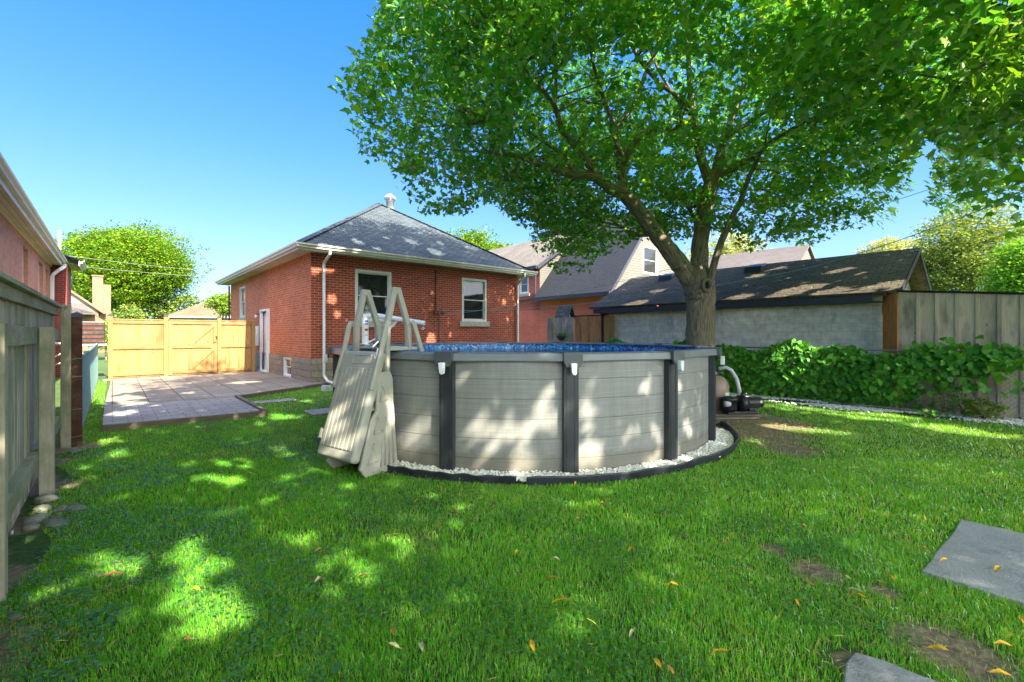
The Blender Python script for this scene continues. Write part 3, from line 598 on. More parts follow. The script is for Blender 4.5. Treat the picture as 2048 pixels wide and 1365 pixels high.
rp = thing('wooden_post', 'rusty red square post with grey cap wired to the mesh fence', 'post', LA(-.372, FA[4]+.05), ANG)
m = MB(); m.box(-.055, .055, -.055, .055, -.05, 1.78); obj('shaft', m, 'rust', rp, bevel=.008)
m = MB(); m.box(-.065, .065, -.065, .065, 1.781, 1.83); m.add([(-.065, -.065, 1.83), (.065, -.065, 1.83), (.065, .065, 1.83), (-.065, .065, 1.83), (0, 0, 1.86)], [(0, 1, 4), (1, 2, 4), (2, 3, 4), (3, 0, 4)]); obj('cap', m, 'darkmetal', rp)
for z in (.12, .5, .95, 1.2):
    m = MB(); m.tube([(-.06, -.06, z), (.062, -.06, z+.01), (.062, .062, z), (-.06, .062, z+.01), (-.06, -.06, z)], .004, 5); obj('tie_wire', m, 'wire', rp)

def chainlink(root, y0, y1, z0, z1, pitch, mat, rail=True, posts=(), r=.0022, x=0, rmat=None, railz=None):
    m = MB(); h = z1-z0; n = int((y1-y0+h)/pitch)
    for i in range(n):
        for sgn in (1, -1):
            ys = y0-h+i*pitch if sgn > 0 else y0+i*pitch; a0, a1 = ys, ys+h
            za, zb = (z0, z1)
            if sgn < 0: za, zb = z1, z0
            A_ = (ys, za); B_ = (ys+h, zb); 
            # clip in y
            def at(y): f = (y-A_[0])/(B_[0]-A_[0]); return (y, A_[1]+(B_[1]-A_[1])*f)
            if B_[0] <= y0 or A_[0] >= y1: continue
            if A_[0] < y0: A_ = at(y0)
            if B_[0] > y1: B_ = at(y1)
            if abs(B_[0]-A_[0]) < .01: continue
            m.tube([(x+.003*sgn, A_[0], A_[1]), (x+.003*sgn, B_[0], B_[1])], r, 3, cap=False)
    obj('chain_link_mesh', m, mat, root)
    if rail: m = MB(); m.tube([(x, y0, z1), (x, y1, z1)], .018, 8); obj('top_rail', m, rmat or mat, root, smooth=True)
    for p_ in posts: m = MB(); m.tube([(x-.03, p_, -.05), (x-.03, p_, z1+.03)], .024, 8); obj('post', m, rmat or mat, root, smooth=True)
TC = thing('chain_link_fence', 'teal coated chain link fence receding from the rusty post to the pine gate', 'fence', LA(-.36, FA[4]+.14), ANG)
chainlink(TC, 0, 11.6, .04, 1.2, .055, 'teal', posts=(3.0, 6.0, 9.0, 11.6), r=.0045)

# ---------------------------------------------------------------- pale pine gate fence
GF = thing('pine_fence', 'new yellow pine privacy fence with braced gate closing off the patio', 'fence', (-9.86, 17.66, 0), ANG)
KS = [-.16, -1.28, -2.85, -4.29]
for i, k in enumerate(KS):
    m = MB(); m.box(k-.06, k+.06, -.06, .06, 0, 2.13 if i else 2.05); po_ = obj('post', m, 'fence_new', GF, bevel=.006)
    if i: m = MB(); m.box(k-.075, k+.075, -.075, .075, 2.13, 2.16); m.box(k-.05, k+.05, -.05, .05, 2.161, 2.20); obj('post_cap', m, 'darkmetal', po_, bevel=.006)
def panel(name, x0, x1, brace=False):
    m = MB(); x = x0
    while x < x1-.02:
        ww = min(.14*random.uniform(.96, 1.03), x1-x); j = random.uniform(0, .004); m.box(x, x+ww-.006, .01+j, .028+j, .09, 1.98); x += ww
    p_ = obj(name, m, 'fence_new', GF)
    for z in (.20, 1.08, 1.93): m = MB(); m.box(x0, x1, -.03, .009, z-.05, z+.05); obj('rail', m, 'fence_new', p_, bevel=.004)
    m = MB(); m.box(x0-.0, x1+.0, -.05, .05, 2.0, 2.035); obj('top_cap', m, 'fence_new', p_, bevel=.004); return p_
panel('fence_panel', KS[3]+.06, KS[2]-.06); panel('fence_panel', KS[1]+.06, KS[0]-.06)
gt = panel('gate', KS[2]+.07, KS[1]-.07)
m = MB(); x0, x1 = KS[2]+.07, KS[1]-.07
for a, b in (((x0+.62, .26), (x1-.1, 1.02)), ((x0+.62, 1.14), (x1-.1, 1.87))): m.beam((a[0], -.012, a[1]), (b[0], -.012, b[1]), .035, .10, up=Vector((0, 0, 1)))
m.box(x0, x0+.10, -.034, -.031, .1, 1.98); m.box(x1-.10, x1, -.034, -.031, .1, 1.98)
obj('brace', m, 'fence_new', gt, bevel=.003)
m = MB(); m.box(x1-.06, x1+.06, -.05, -.035, 1.42, 1.45); m.tube([(x1-.02, -.05, 1.43), (x1-.02, -.09, 1.43), (x1-.02, -.09, 1.36)], .012, 6); obj('latch', m, 'black', gt); m = MB(); m.box(x1-.12, x1-.02, -.045, -.035, 1.22, 1.24); obj('gate_pull', m, 'black', gt)

# ---------------------------------------------------------------- neighbour behind: brick house with siding gable, dark roof
N0 = thing('brick_house', 'one and a half storey brick house with pale siding gable behind the maple', 'house', LA(19.76, 14.6), ANG)
m = MB(); nl = lambda y, z, d: Vector((d, y, z)); wall(m, nl, 0, 7.6, 0, 4.0, []); obj('side_wall', m, 'brick_far', N0)
m = MB(); m.add([(0, 0, 0), (8.1, 0, 0), (8.1, 0, 4.0), (0, 0, 4.0)], [(0, 1, 2, 3)]); obj('gable_base', m, 'brick_far', N0)
m = MB()
apx, apz = 4.05, 8.8
hw = (3.0, 4.6, 5.0, 6.6)
def gable(mb, y, flip=False):
    zs = [4.0, 5.0, 6.6, apz]
    def xl(z): return 0+(z-4.0)/(apz-4.0)*apx
    def xr(z): return 8.1-(z-4.0)/(apz-4.0)*(8.1-apx)
    mb.quad((xl(4.0), y, 4.0), (xr(4.0), y, 4.0), (xr(5.0), y, 5.0), (xl(5.0), y, 5.0))
    mb.quad((xl(5.0), y, 5.0), (hw[0], y, 5.0), (hw[0], y, 6.6), (xl(6.6), y, 6.6)); mb.quad((hw[1], y, 5.0), (xr(5.0), y, 5.0), (xr(6.6), y, 6.6), (hw[1], y, 6.6))
    mb.quad((xl(6.6), y, 6.6), (xr(6.6), y, 6.6), (apx, y, apz))
gable(m, -.01); obj('siding_gable', m, 'siding', N0)
window(N0, lambda x, z, d: Vector((x, -.01+d, z)), *hw, fw=.1, frame='trim', sill=None)
m = MB(); m.prism([(-.45, -.35, 3.55), (apx, -.35, apz+.05), (apx, -.35, apz+.2), (-.55, -.35, 3.68)], (0, 5.65, 0)); obj('roof', m, 'shingle_blue', N0)
m = MB(); m.prism([(8.5, -.35, 3.55), (apx+.001, -.35, apz+.05), (apx+.001, -.35, apz+.2), (8.65, -.35, 3.68)], (0, 10, 0)); obj('roof', m, 'shingle_blue', N0)
m = MB(); m.beam((-.56, -.35, 3.62), (-.56, 5.35, 3.62), .14, .2); m.beam((-.5, -.37, 3.6), (apx, -.37, apz+.1), .05, .16); m.beam((8.6, -.37, 3.6), (apx, -.37, apz+.1), .05, .16); obj('gutter', m, 'darkmetal', N0)
m = MB(); m.tube([(-.45, .0, 3.5), (-.1, .05, 3.2), (.6, -.15, 3.0), (3, -.15, 2.9)], .06, 8); obj('downspout', m, 'darkmetal', N0); m = MB(); m.tube([(-.12, 5.55, 5.6), (-.12, 5.55, 3.7), (-.12, 7.6, 3.62)], .055, 8); obj('downspout', m, 'darkmetal', N0)
m = MB(); bw2 = (6.3, 7.15, 4.1, 5.3); wall(m, nl, 5.3, 15, 3.0, 5.7, [bw2]); m.quad((0, 7.6, 0), (0, 15, 0), (0, 15, 3), (0, 7.6, 3)); obj('upper_wall', m, 'brick_far', N0)
window(N0, nl, *bw2, fw=.1, frame='white', sill='lintel')
m = MB(); m.quad((0.01, 5.31, 3.8), (8, 5.31, 3.8), (8, 5.31, 5.75), (4, 5.31, 8.4), (0.01, 5.31, 5.75)); obj('end_siding', m, 'siding', N0)
m = MB(); m.prism([(-.5, 5.0, 5.55), (4, 5.0, 8.4), (4, 5.0, 8.52), (-.55, 5.0, 5.66)], (0, 11, 0)); m.prism([(8.5, 5.0, 5.55), (4.001, 5.0, 8.4), (4.001, 5.0, 8.52), (8.55, 5.0, 5.66)], (0, 11, 0)); obj('upper_roof', m, 'shingle_tan', N0)
m = MB(); m.beam((-.56, 5.0, 5.56), (-.56, 16, 5.56), .14, .18); m.beam((-.52, 4.98, 5.53), (4, 4.98, 8.43), .05, .2); obj('upper_gutter', m, 'darkmetal', N0)

# brown roofed building farther right
B2 = thing('garage_building', 'far building with mauve grey gable roof seen between the maple limbs', 'building', LA(27, 8.6), ANG)
m = MB(); m.box(0, 7, 0, 8, 0, 4.2); m.add([(0, 0, 4.2), (7, 0, 4.2), (3.5, 0, 6.6), (0, 8, 4.2), (7, 8, 4.2), (3.5, 8, 6.6)], [(0, 1, 2), (4, 3, 5)]); obj('wall', m, 'siding', B2)
m = MB(); m.prism([(-.3, -.15, 4.0), (3.5, -.15, 6.65), (3.5, -.15, 6.75), (-.35, -.15, 4.1)], (0, 8.3, 0)); m.prism([(7.3, -.15, 4.0), (3.501, -.15, 6.65), (3.501, -.15, 6.75), (7.35, -.15, 4.1)], (0, 8.3, 0)); obj('roof', m, 'shingle_grey', B2)

# ---------------------------------------------------------------- garage of pale blocks
GA = thing('block_garage', 'low pale block garage with leaf strewn dark shingle roof behind the maple', 'garage', LA(13.2, 2.2), ANG)
m = MB(); wall(m, nl, 0, 7.75, 0, 2.42, []); m.quad((0, 0, 0), (4.3, 0, 0), (4.3, 0, 2.4), (0, 0, 2.4)); obj('block_wall', m, 'block', GA)
m = MB()
for i in range(33):
    m.box(-.012, .25, 7.751-(.12 if i % 2 else .0), 8.0, i*.075, i*.075+.073)
obj('brick_corner', m, 'brick_far', GA)
m = MB(); m.add([(.0, .001, 2.4), (4.3, .001, 2.4), (2.15, .001, 3.55)], [(0, 1, 2)]); m.add([(.0, 8, 2.4), (4.3, 8, 2.4), (2.15, 8, 3.55), (4.3, 8, 0), (0, 8, 0)], [(1, 0, 2), (0, 1, 3, 4)]); obj('gable_siding', m, 'siding', GA)
m = MB(); sl_ = (3.66-2.42)/(2.15+.45)
m.prism([(-.45, -.35, 2.42), (2.15, -.35, 3.66), (2.15, -.35, 3.73), (-.48, -.35, 2.475)], (0, 8.5, 0)); m.prism([(4.75, -.35, 2.42), (2.151, -.35, 3.66), (2.151, -.35, 3.73), (4.78, -.35, 2.475)], (0, 8.5, 0)); obj('roof', m, 'shingle_old', GA)
m = MB(); m.box(-.43, -.40, .12, 4.4, 2.25, 2.415); m.box(-.425, -.40, 4.402, 8.0, 2.25, 2.41); obj('fascia', m, 'darkmetal', GA, bevel=.004)
m = MB(); m.beam((-.47, -.36, 2.40), (2.15, -.36, 3.65), .03, .14); m.beam((4.77, -.36, 2.40), (2.15, -.36, 3.65), .03, .14); m.quad((-.4, -.34, 2.41), (2.15, -.34, 3.65), (2.15, 0, 3.65), (-.4, 0, 2.41)); obj('bargeboard', m, 'blackwood', GA)
m = MB(); m.box(-.40, -.001, .0, 8.0, 2.26, 2.275); obj('soffit', m, 'darkmetal', GA)
for y_ in (3.35, 6.3):
    m = MB(); x_ = 1.75; z_ = 2.42+(x_+.45)*sl_+.06; m.prism([(x_-.28, y_-.2, z_-.13), (x_+.22, y_-.2, z_+.11), (x_+.22, y_-.2, z_+.2), (x_-.2, y_-.2, z_+.08)], (0, .5, 0)); vo_ = obj('roof_vent', m, 'darkmetal', GA, bevel=.02)
m = MB(); m.tube([(1.0, 5.6, 3.18), (1.15, 5.2, 3.24), (1.4, 4.9, 3.36), (1.6, 4.5, 3.45)], [.02, .016, .012, .006], 6); m.tube([(1.15, 5.2, 3.24), (1.5, 5.3, 3.42)], [.01, .004], 5); obj('fallen_branch', m, 'bark', None, label='dead branch lying on the dark garage roof beside the maple', category='branch').matrix_world = GA.matrix_basis
lv = []
for _ in range(420):
    x_ = random.uniform(-.4, 2.1); y_ = random.uniform(-.3, 8); lv.append((x_, y_, 2.475+(x_+.48)*sl_+.035+.0*x_))
o = leaves('roof_leaf_litter', np.array(lv), .045, 'deadleaf', None, OVAL, up=.92, nrm=np.array([-.43, 0, .9]), kind='stuff'); o.location = GA.location; o.rotation_euler = GA.rotation_euler

# fences between house and garage
WF = thing('wooden_fence', 'pale weathered board fence section between the brick house and the cedar gate', 'fence', LA(13.0, 12.62), ANG)
m = MB(); board_row(m, -1.35, .05, -.02, .0, 0, lambda y: 2.16, .15); obj('boards', m, 'fence_old', WF); 
for z in (.35, 1.85): m = MB(); m.box(.001, .04, -1.35, .05, z-.05, z+.05); obj('rail', m, 'fence_old', WF)
CG = thing('cedar_gate', 'reddish cedar plank gate with black post beside the block garage', 'gate', LA(13.0, 11.2), ANG)
m = MB(); board_row(m, -1.2, .02, -.02, .0, .03, lambda y: 2.17, .125); obj('boards', m, 'fence_red', CG)
m = MB(); m.box(-.03, .03, -1.28, .05, 2.18, 2.22); obj('top_bar', m, 'blackwood', CG)
m = MB(); m.box(-.04, .04, -1.29, -1.215, 0, 2.24); obj('post', m, 'black', CG); m = MB(); board_row(m, -1.75, -1.30, -.02, .0, .0, lambda y: 2.17, .11); obj('side_boards', m, 'fence_new', CG)
PL = thing('hanging_planter', 'dark green wall planter hung on the pale weathered fence', 'planter', LA(12.93, 11.85), ANG)
m = MB(); m.lathe([(0, -.16), (.10, -.15), (.19, -.05), (.20, 0)], 14, (0, 0, 1.45), T=Matrix.Diagonal((.6, 1, 1, 1))); obj('bowl', m, 'darkmetal', PL, smooth=True)
pp = rng.normal(size=(160, 3))*np.array([.07, .14, .05])+np.array([-.03, 0, 1.5]); leaves('foliage', pp, .07, 'vine', PL, OVAL)
CN = thing('bird_feeder', 'small dark gable roofed feeder house above the pale weathered fence', 'bird feeder', LA(13.6, 12.25), ANG+R(15))
m = MB(); m.prism([(-.3, -.3, 2.15), (0, -.3, 2.62), (0, -.3, 2.68), (-.36, -.3, 2.14)], (0, .6, 0)); m.prism([(.3, -.3, 2.15), (0.001, -.3, 2.62), (0.001, -.3, 2.68), (.36, -.3, 2.14)], (0, .6, 0)); obj('roof', m, 'shingle', CN)
m = MB(); m.box(-.22, .22, -.2, .2, 1.9, 2.1); m.add([(-.25, -.15, 2.15), (.25, -.15, 2.15), (0, -.15, 2.55)], [(0, 1, 2)]); obj('body', m, 'fence_old', CN); m = MB(); m.box(-.04, .04, -.04, .04, 0, 1.9); obj('post', m, 'fence_old', CN)

# right: orange panel and wide board fence
OP = thing('wood_panel', 'bright orange stained board panel between garage corner and grey fence', 'panel', (0, 0, 0))
a_ = LA(13.17, 2.195); b_ = LA(12.50, 1.84); m = MB(); d_ = (b_-a_).normalized(); n_ = Vector((d_.y, -d_.x, 0))*.02
for k in range(2): q0 = a_+(b_-a_)*(k/2+.004); q1 = a_+(b_-a_)*((k+1)/2-.004); m.prism([q0, q1, q1+Vector((0, 0, 2.42)), q0+Vector((0, 0, 2.42))], n_)
obj('boards', m, 'wood_orange', OP); m = MB(); m.beam(a_+Vector((0, 0, 2.1)), a_+(b_-a_)*.45+Vector((0, 0, 2.1)), .06, .2); obj('block', m, 'wood_orange', OP)
RF = thing('wooden_fence', 'tall wide board and batten grey fence with black cap at the right', 'fence', LA(12.45, 1.80), ANG)
zt = lambda y: 2.43+(y)*.095
m = MB(); y = 0; pitch = .285; k = 0
bt = MB()
while y > -4.4:
    m.prism([(0, y, 0), (0, y-pitch+.006, 0), (0, y-pitch+.006, zt(y-pitch)), (0, y, zt(y))], (.022, 0, 0))
    bt.prism([(-.024, y+.03, 0), (-.024, y-.03, 0), (-.024, y-.03, zt(y)), (-.024, y+.03, zt(y))], (.0225, 0, 0)); y -= pitch; k += 1
obj('boards', m, 'fence_right', RF); obj('battens', bt, 'fence_right', RF, bevel=.003)
m = MB(); m.prism([(-.05, .05, zt(0)+.002), (.07, .05, zt(0)+.002), (.07, .05, zt(0)+.04), (-.05, .05, zt(0)+.04)], (0, -4.5, -4.5*.095)); obj('cap_rail', m, 'blackwood', RF)
VF = thing('chain_link_fence', 'grey chain link fence carrying the grape vine at the right', 'fence', LA(12.2, -2.5), ANG)
chainlink(VF, 0, 12.2, .03, 1.2, .085, 'wire', posts=(.4, 3.3, 6.2, 9.2, 12.0), r=.0028)
# ---------------------------------------------------------------- above ground pool
PC = Vector((.19, 7.98, 0)); PR = 3.02; ZT = 1.346; NP = 14; DA = 2*math.pi/NP; A0 = R(-17.3)
PO = thing('swimming_pool', 'round above ground pool with grey panel wall, charcoal posts and blue liner', 'swimming pool', PC)
m = MB(); m.lathe([(PR, 0), (PR, ZT-.03)], 140); obj('wall', m, 'poolwall', PO, smooth=True)
m = MB(); m.lathe([(PR-.03, ZT-.02), (PR-.03, .0), (0, -.001)], 140); obj('liner', m, 'liner', PO, smooth=True)
m = MB(); m.lathe([(PR-.032, 0), (0, 0)], 90, (0, 0, 1.20)); obj('water', m, 'water', PO)
def pol(r, th, z): return Vector((r*math.sin(th), -r*math.cos(th), z))
for i in range(NP):
    a, b = A0+i*DA, A0+(i+1)*DA
    sec = [(2.93, ZT-.035), (2.93, ZT-.012), (2.96, ZT), (3.12, ZT), (3.15, ZT-.012), (3.155, ZT-.085), (3.14, ZT-.095), (3.10, ZT-.09), (3.09, ZT-.035)]
    m = MB(); pa = [pol(r, a, z) for r, z in sec]; pb = [pol(r, b, z) for r, z in sec]; n = len(sec)
    m.add(pa+pb, [(k, (k+1) % n, n+(k+1) % n, n+k) for k in range(n)]+[tuple(range(n))[::-1], tuple(range(n, 2*n))]); obj('top_rail', m, 'rimgrey', PO, bevel=.004)
    rot = Matrix.Rotation(a, 4, 'Z')
    m = MB(); m.box(-.082, .082, -3.095, -3.015, .02, ZT-.1, rot)
    for x in (-.06, .035): m.box(x, x+.022, -3.100, -3.0951, .03, ZT-.12, rot)
    ps = obj('upright', m, 'postdark', PO, bevel=.012)
    m = MB(); zc = ZT+.012
    outl = [(-.105, zc-.015), (-.09, zc), (.09, zc), (.105, zc-.015), (.105, ZT-.09), (.075, ZT-.15), (-.075, ZT-.15), (-.105, ZT-.09)]
    m.prism([rot @ Vector((x, -3.175, z)) for x, z in outl], rot @ Vector((0, .03, 0)))
    m.box(-.105, .105, -3.144, -2.90, ZT+.001, zc, rot); m.box(-.105, -.098, -3.144, -3.0, ZT-.09, ZT+.001, rot); m.box(.098, .105, -3.144, -3.0, ZT-.09, ZT+.001, rot)
    obj('rail_cap', m, 'capgrey', PO, bevel=.012)
    m = MB(); m.prism([rot @ Vector((x, -3.165, z)) for x, z in ((-.038, ZT-.105), (.03, ZT-.105), (.026, ZT-.22), (.002, ZT-.235), (-.022, ZT-.22))], rot @ Vector((0, -.055, 0))); obj('rail_clip', m, 'pipe', PO, bevel=.008)
# gravel ring, edging
def pebbles(name, pts, size, **kw):
    n = len(pts); ico = np.array([(0, 0, 1), (.894, 0, .447), (.276, .851, .447), (-.724, .526, .447), (-.724, -.526, .447), (.276, -.851, .447), (.724, .526, -.447), (-.276, .851, -.447), (-.894, 0, -.447), (-.276, -.851, -.447), (.724, -.526, -.447), (0, 0, -1)])
    tf = np.array([(0,1,2),(0,2,3),(0,3,4),(0,4,5),(0,5,1),(1,6,2),(2,7,3),(3,8,4),(4,9,5),(5,10,1),(6,7,2),(7,8,3),(8,9,4),(9,10,5),(10,6,1),(11,7,6),(11,8,7),(11,9,8),(11,10,9),(11,6,10)])
    s = size*rng.uniform(.55, 1.25, (n, 1, 1)); v = ico[None]*(1+rng.uniform(-.22, .22, (n, 12, 1)))*s*np.stack([rng.uniform(.8, 1.3, n), rng.uniform(.7, 1.1, n), rng.uniform(.5, .8, n)], -1)[:, None, :]
    th = rng.uniform(0, 6.28, n); c, s_ = np.cos(th)[:, None], np.sin(th)[:, None]; v = np.stack([v[..., 0]*c-v[..., 1]*s_, v[..., 0]*s_+v[..., 1]*c, v[..., 2]], -1)
    co = (v+pts[:, None, :]).reshape(-1, 3); loops = (tf.ravel()[None]+(np.arange(n)*12)[:, None]).ravel(); st = np.arange(n*20)*3
    return fast_mesh(name, co, loops, st, np.full(n*20, 3), 'gravel', None, kind='stuff', **kw)
ER = 3.25
n = 6200; th = rng.uniform(-.95, 1.35, n); r = 3.03+(ER+.09*(th > .8)-3.05)*rng.uniform(0, 1, n); pts = np.stack([PC.x+r*np.sin(th), PC.y-r*np.cos(th), .012+.05*(1-(r-3.03)/.3)*rng.uniform(.3, 1, n)], -1)
pebbles('gravel', pts, .019)
def edging(label, t0, t1, r0, seed):
    random.seed(seed); m = MB(); k = 36; prof = [(-.006, -.05), (-.006, .055), (.0, .075), (.012, .078), (.014, .06), (.008, .04), (.008, -.05)]
    vs = []; fs = []; N = len(prof)
    for i in range(k+1):
        t = t0+(t1-t0)*i/k; rr = r0+(.10 if t > .7 else .0)*min(1, (t-.7)/.3)+.012*math.sin(i*.9+seed); zz = .006*math.sin(i*1.3)
        for a, b in prof: vs.append(pol(rr+a, t, b+zz)+PC)
    for i in range(k):
        for j in range(N-1): fs.append((i*N+j, i*N+j+1, (i+1)*N+j+1, (i+1)*N+j))
    m.add(vs, fs); obj('lawn_edging', m, 'edging', smooth=True, label=label, category='edging', group='black plastic edging round the pool gravel')
edging('black plastic edging strip from the ladder to the gap in the gravel', -.62, -.045, ER, 1)
edging('long black plastic edging strip curving right round the pool gravel', -.012, 1.5, ER+.015, 2)
random.seed(11)
# ---------------------------------------------------------------- A-frame pool ladder (local x lateral, -y outward)
lo = Vector((-.57, -.82, 0)); LB = PC+lo*PR
LD = thing('pool_ladder', 'taupe plastic A-frame pool ladder with closed ribbed safety barrier', 'ladder', LB, math.atan2(-.57, .82))
Pl = lambda o, z, x: Vector((x, -o, z))
side = [(.10, .0), (.53, .0), (.60, .10), (.58, .16), (.46, .62), (.385, .70), (.37, 1.06), (.33, 1.13), (.19, 1.13), (.155, 1.05), (.12, .5), (.085, .1)]
for sg in (-1, 1):
    m = MB(); m.prism([Pl(o, z, sg*.27) for o, z in side], (sg*.05, 0, 0)); sp = obj('side_panel', m, 'ladder', LD, bevel=.014)
    xo = sg*.322; m = MB()
    for tri in (((.50, .14), (.37, .16), (.44, .34)), ((.42, .46), (.30, .48), (.37, .64)), ((.34, .80), (.245, .82), (.30, .96))):
        m.tube([Pl(o, z, xo) for o, z in tri+(tri[0], tri[1])], .013, 6)
        for o, z in tri: m.tube([Pl(o+(.36-o)*.25, z+.01, xo-.004*sg), Pl(o+(.36-o)*.25, z+.01, xo+.006*sg)], .011, 8)
    for o0, o1, z0, z1 in ((.33, .30, .08, .38), (.27, .255, .08, .62), (.21, .205, .08, .78), (.15, .175, .08, .90)): m.tube([Pl(o0, z0, xo), Pl(o1, z1, xo)], .013, 6, sq=1)
    obj('ribs', m, 'ladder', sp, smooth=True)
def strip(mb, path, w_, x0, x1):
    P2 = [Vector(p) for p in path]; n = len(P2); Lf, Rt = [], []
    for i in range(n):
        t = (P2[min(i+1, n-1)]-P2[max(i-1, 0)]).normalized(); nn = Vector((-t.y, t.x))
        if 0 < i < n-1:
            ta = (P2[i]-P2[i-1]).normalized(); nn = nn/max(.5, nn.dot(Vector((-ta.y, ta.x))))
        Lf.append(P2[i]+nn*w_/2); Rt.append(P2[i]-nn*w_/2)
    for i in range(n-1):
        q = [Lf[i], Lf[i+1], Rt[i+1], Rt[i]]; mb.prism([Pl(v.x, v.y, x0) for v in q], (x1-x0, 0, 0))
def strip_full(mb, path, w_, x0, x1):
    P2 = [Vector(p) for p in path]; n = len(P2); Lf, Rt = [], []
    for i in range(n):
        if i == 0: t = (P2[1]-P2[0]).normalized(); k = 1
        elif i == n-1: t = (P2[-1]-P2[-2]).normalized(); k = 1
        else:
            ta = (P2[i]-P2[i-1]).normalized(); tb = (P2[i+1]-P2[i]).normalized(); t = (ta+tb).normalized(); k = 1/max(.6, t.dot(ta))
        nn = Vector((-t.y, t.x))*k; Lf.append(P2[i]+nn*w_/2); Rt.append(P2[i]-nn*w_/2)
    vs = []
    for l_, r_ in zip(Lf, Rt): vs += [Pl(l_.x, l_.y, x0), Pl(r_.x, r_.y, x0), Pl(r_.x, r_.y, x1), Pl(l_.x, l_.y, x1)]
    fs = [(3, 2, 1, 0), tuple(4*(n-1)+k for k in range(4))]
    for i in range(n-1):
        for k in range(4): fs.append((4*i+k, 4*i+(k+1) % 4, 4*i+4+(k+1) % 4, 4*i+4+k))
    mb.add(vs, fs)
for sg in (-1, 1):
    path = [(.215, 1.08), (.205, 1.66), (.10, 2.06), (.045, 2.06), (-.105, 1.66), (-.125, 1.36)]
    m = MB(); strip_full(m, path, .068, sg*.275-.0225, sg*.275+.0225); hr = obj('handrail', m, 'ladder', LD, bevel=.012)
    m = MB()
    for off in (-.024, .024):
        P2 = [Vector(p) for p in path]; n = len(P2); q = []
        for i in range(n):
            t = (P2[min(i+1, n-1)]-P2[max(i-1, 0)]).normalized(); q.append(P2[i]+Vector((-t.y, t.x))*off)
        for xx in (sg*.275+.0235, sg*.275-.0235): m.tube([Pl(v.x, v.y, xx) for v in q], .007, 6)
    for o, z in ((.10, 2.035), (.045, 2.035), (.205, 1.66), (-.105, 1.66)): m.tube([Pl(o, z, sg*.275-.03), Pl(o, z, sg*.275+.03)], .011, 8)
    obj('edge_ridges', m, 'ladder', hr, smooth=True)
    m = MB(); strip_full(m, [(-.125, 1.70), (-.16, 1.66), (-.30, 1.30), (-.52, .5)], .06, sg*.325-.02, sg*.325+.02); obj('inner_rail', m, 'ladder', LD, bevel=.012)
    m = MB(); strip_full(m, [(.235, 1.70), (.27, 1.64), (.335, 1.37), (.47, .94)], .06, sg*.335-.02, sg*.335+.02); obj('barrier_arm', m, 'ladder', LD, bevel=.014)
for z, o in ((.24, .40), (.48, .37), (.72, .33), (.96, .28)):
    m = MB(); m.box(-.268, .268, -(o+.09), -(o-.12), z-.02, z+.02); obj('tread', m, 'ladder', LD, bevel=.01)
m = MB(); m.box(-.25, .25, -.19, .22, 1.375, 1.405); obj('platform', m, 'ladder', LD, bevel=.008)
m = MB(); m.box(.252, .30, -.20, .24, 1.36, 1.40); m.box(-.30, -.252, -.20, .24, 1.36, 1.40); obj('platform_arm', m, 'ladder', LD, bevel=.008)
m = MB(); m.box(-.268, .268, -.20, -.13, .02, .9); obj('riser', m, 'ladder', LD, bevel=.006)
# barrier: sloping ribbed tray
pt, pb_ = Vector((.345, 1.365)), Vector((.715, .20)); dv = (pb_-pt); Ld = dv.length; dv.normalize(); nv_ = Vector((-dv.y, dv.x))
if nv_.x < 0: nv_ = -nv_
def BP(s_, d, x): q = pt+dv*s_+nv_*d; return Pl(q.x, q.y, x)
def bbox(mb, s0, s1, d0, d1, x0, x1): mb.add([BP(s, d, x) for s in (s0, s1) for d in (d0, d1) for x in (x0, x1)], [(0, 2, 3, 1), (4, 5, 7, 6), (0, 1, 5, 4), (2, 6, 7, 3), (0, 4, 6, 2), (1, 3, 7, 5)])
m = MB(); bbox(m, 0, Ld, -.115, 0, -.325, .325); ba = obj('barrier_panel', m, 'ladder', LD, bevel=.038, seg=4)
m = MB()
for k in range(8):
    x = -.275+k*.0695; bbox(m, .205, Ld-.12, -.004, .010, x, x+.058)
obj('ribs', m, 'ladder', ba, bevel=.0065, seg=2)
m = MB()
for a, b, c, d in ((.05, .062, -.10, .20), (.145, .157, -.10, .20), (.05, .157, -.112, -.10), (.05, .157, .20, .212)): bbox(m, a, b, -.002, .007, c, d)
obj('raised_border', m, 'ladder', ba, bevel=.002)
for s_ in (.40, .98):
    m = MB(); bbox(m, s_-.05, s_+.05, -.05, .006, -.343, -.318); m.tube([BP(s_-.06, .004, -.34), BP(s_+.06, .004, -.34)], .008, 6); m.tube([BP(s_+.05, .01, -.355), BP(s_+.05, .01, -.28)], .007, 6); obj('hinge', m, 'ladder', ba)
m = MB(); bbox(m, -.10, -.04, .0, .03, .28, .33); m.tube([BP(-.10, .03, .30), BP(-.03, .06, .27), BP(.0, .03, .24)], .009, 6); m.tube([BP(-.14, .02, .24), BP(-.10, .03, .31)], .008, 6); obj('latch', m, 'chrome', ba)
m = MB(); m.tube([BP(-.02, .04, .33), BP(.06, .05, .345), BP(.10, .04, .335), BP(.06, .045, .30)], .004, 5); obj('latch_cord', m, 'pipe', ba)
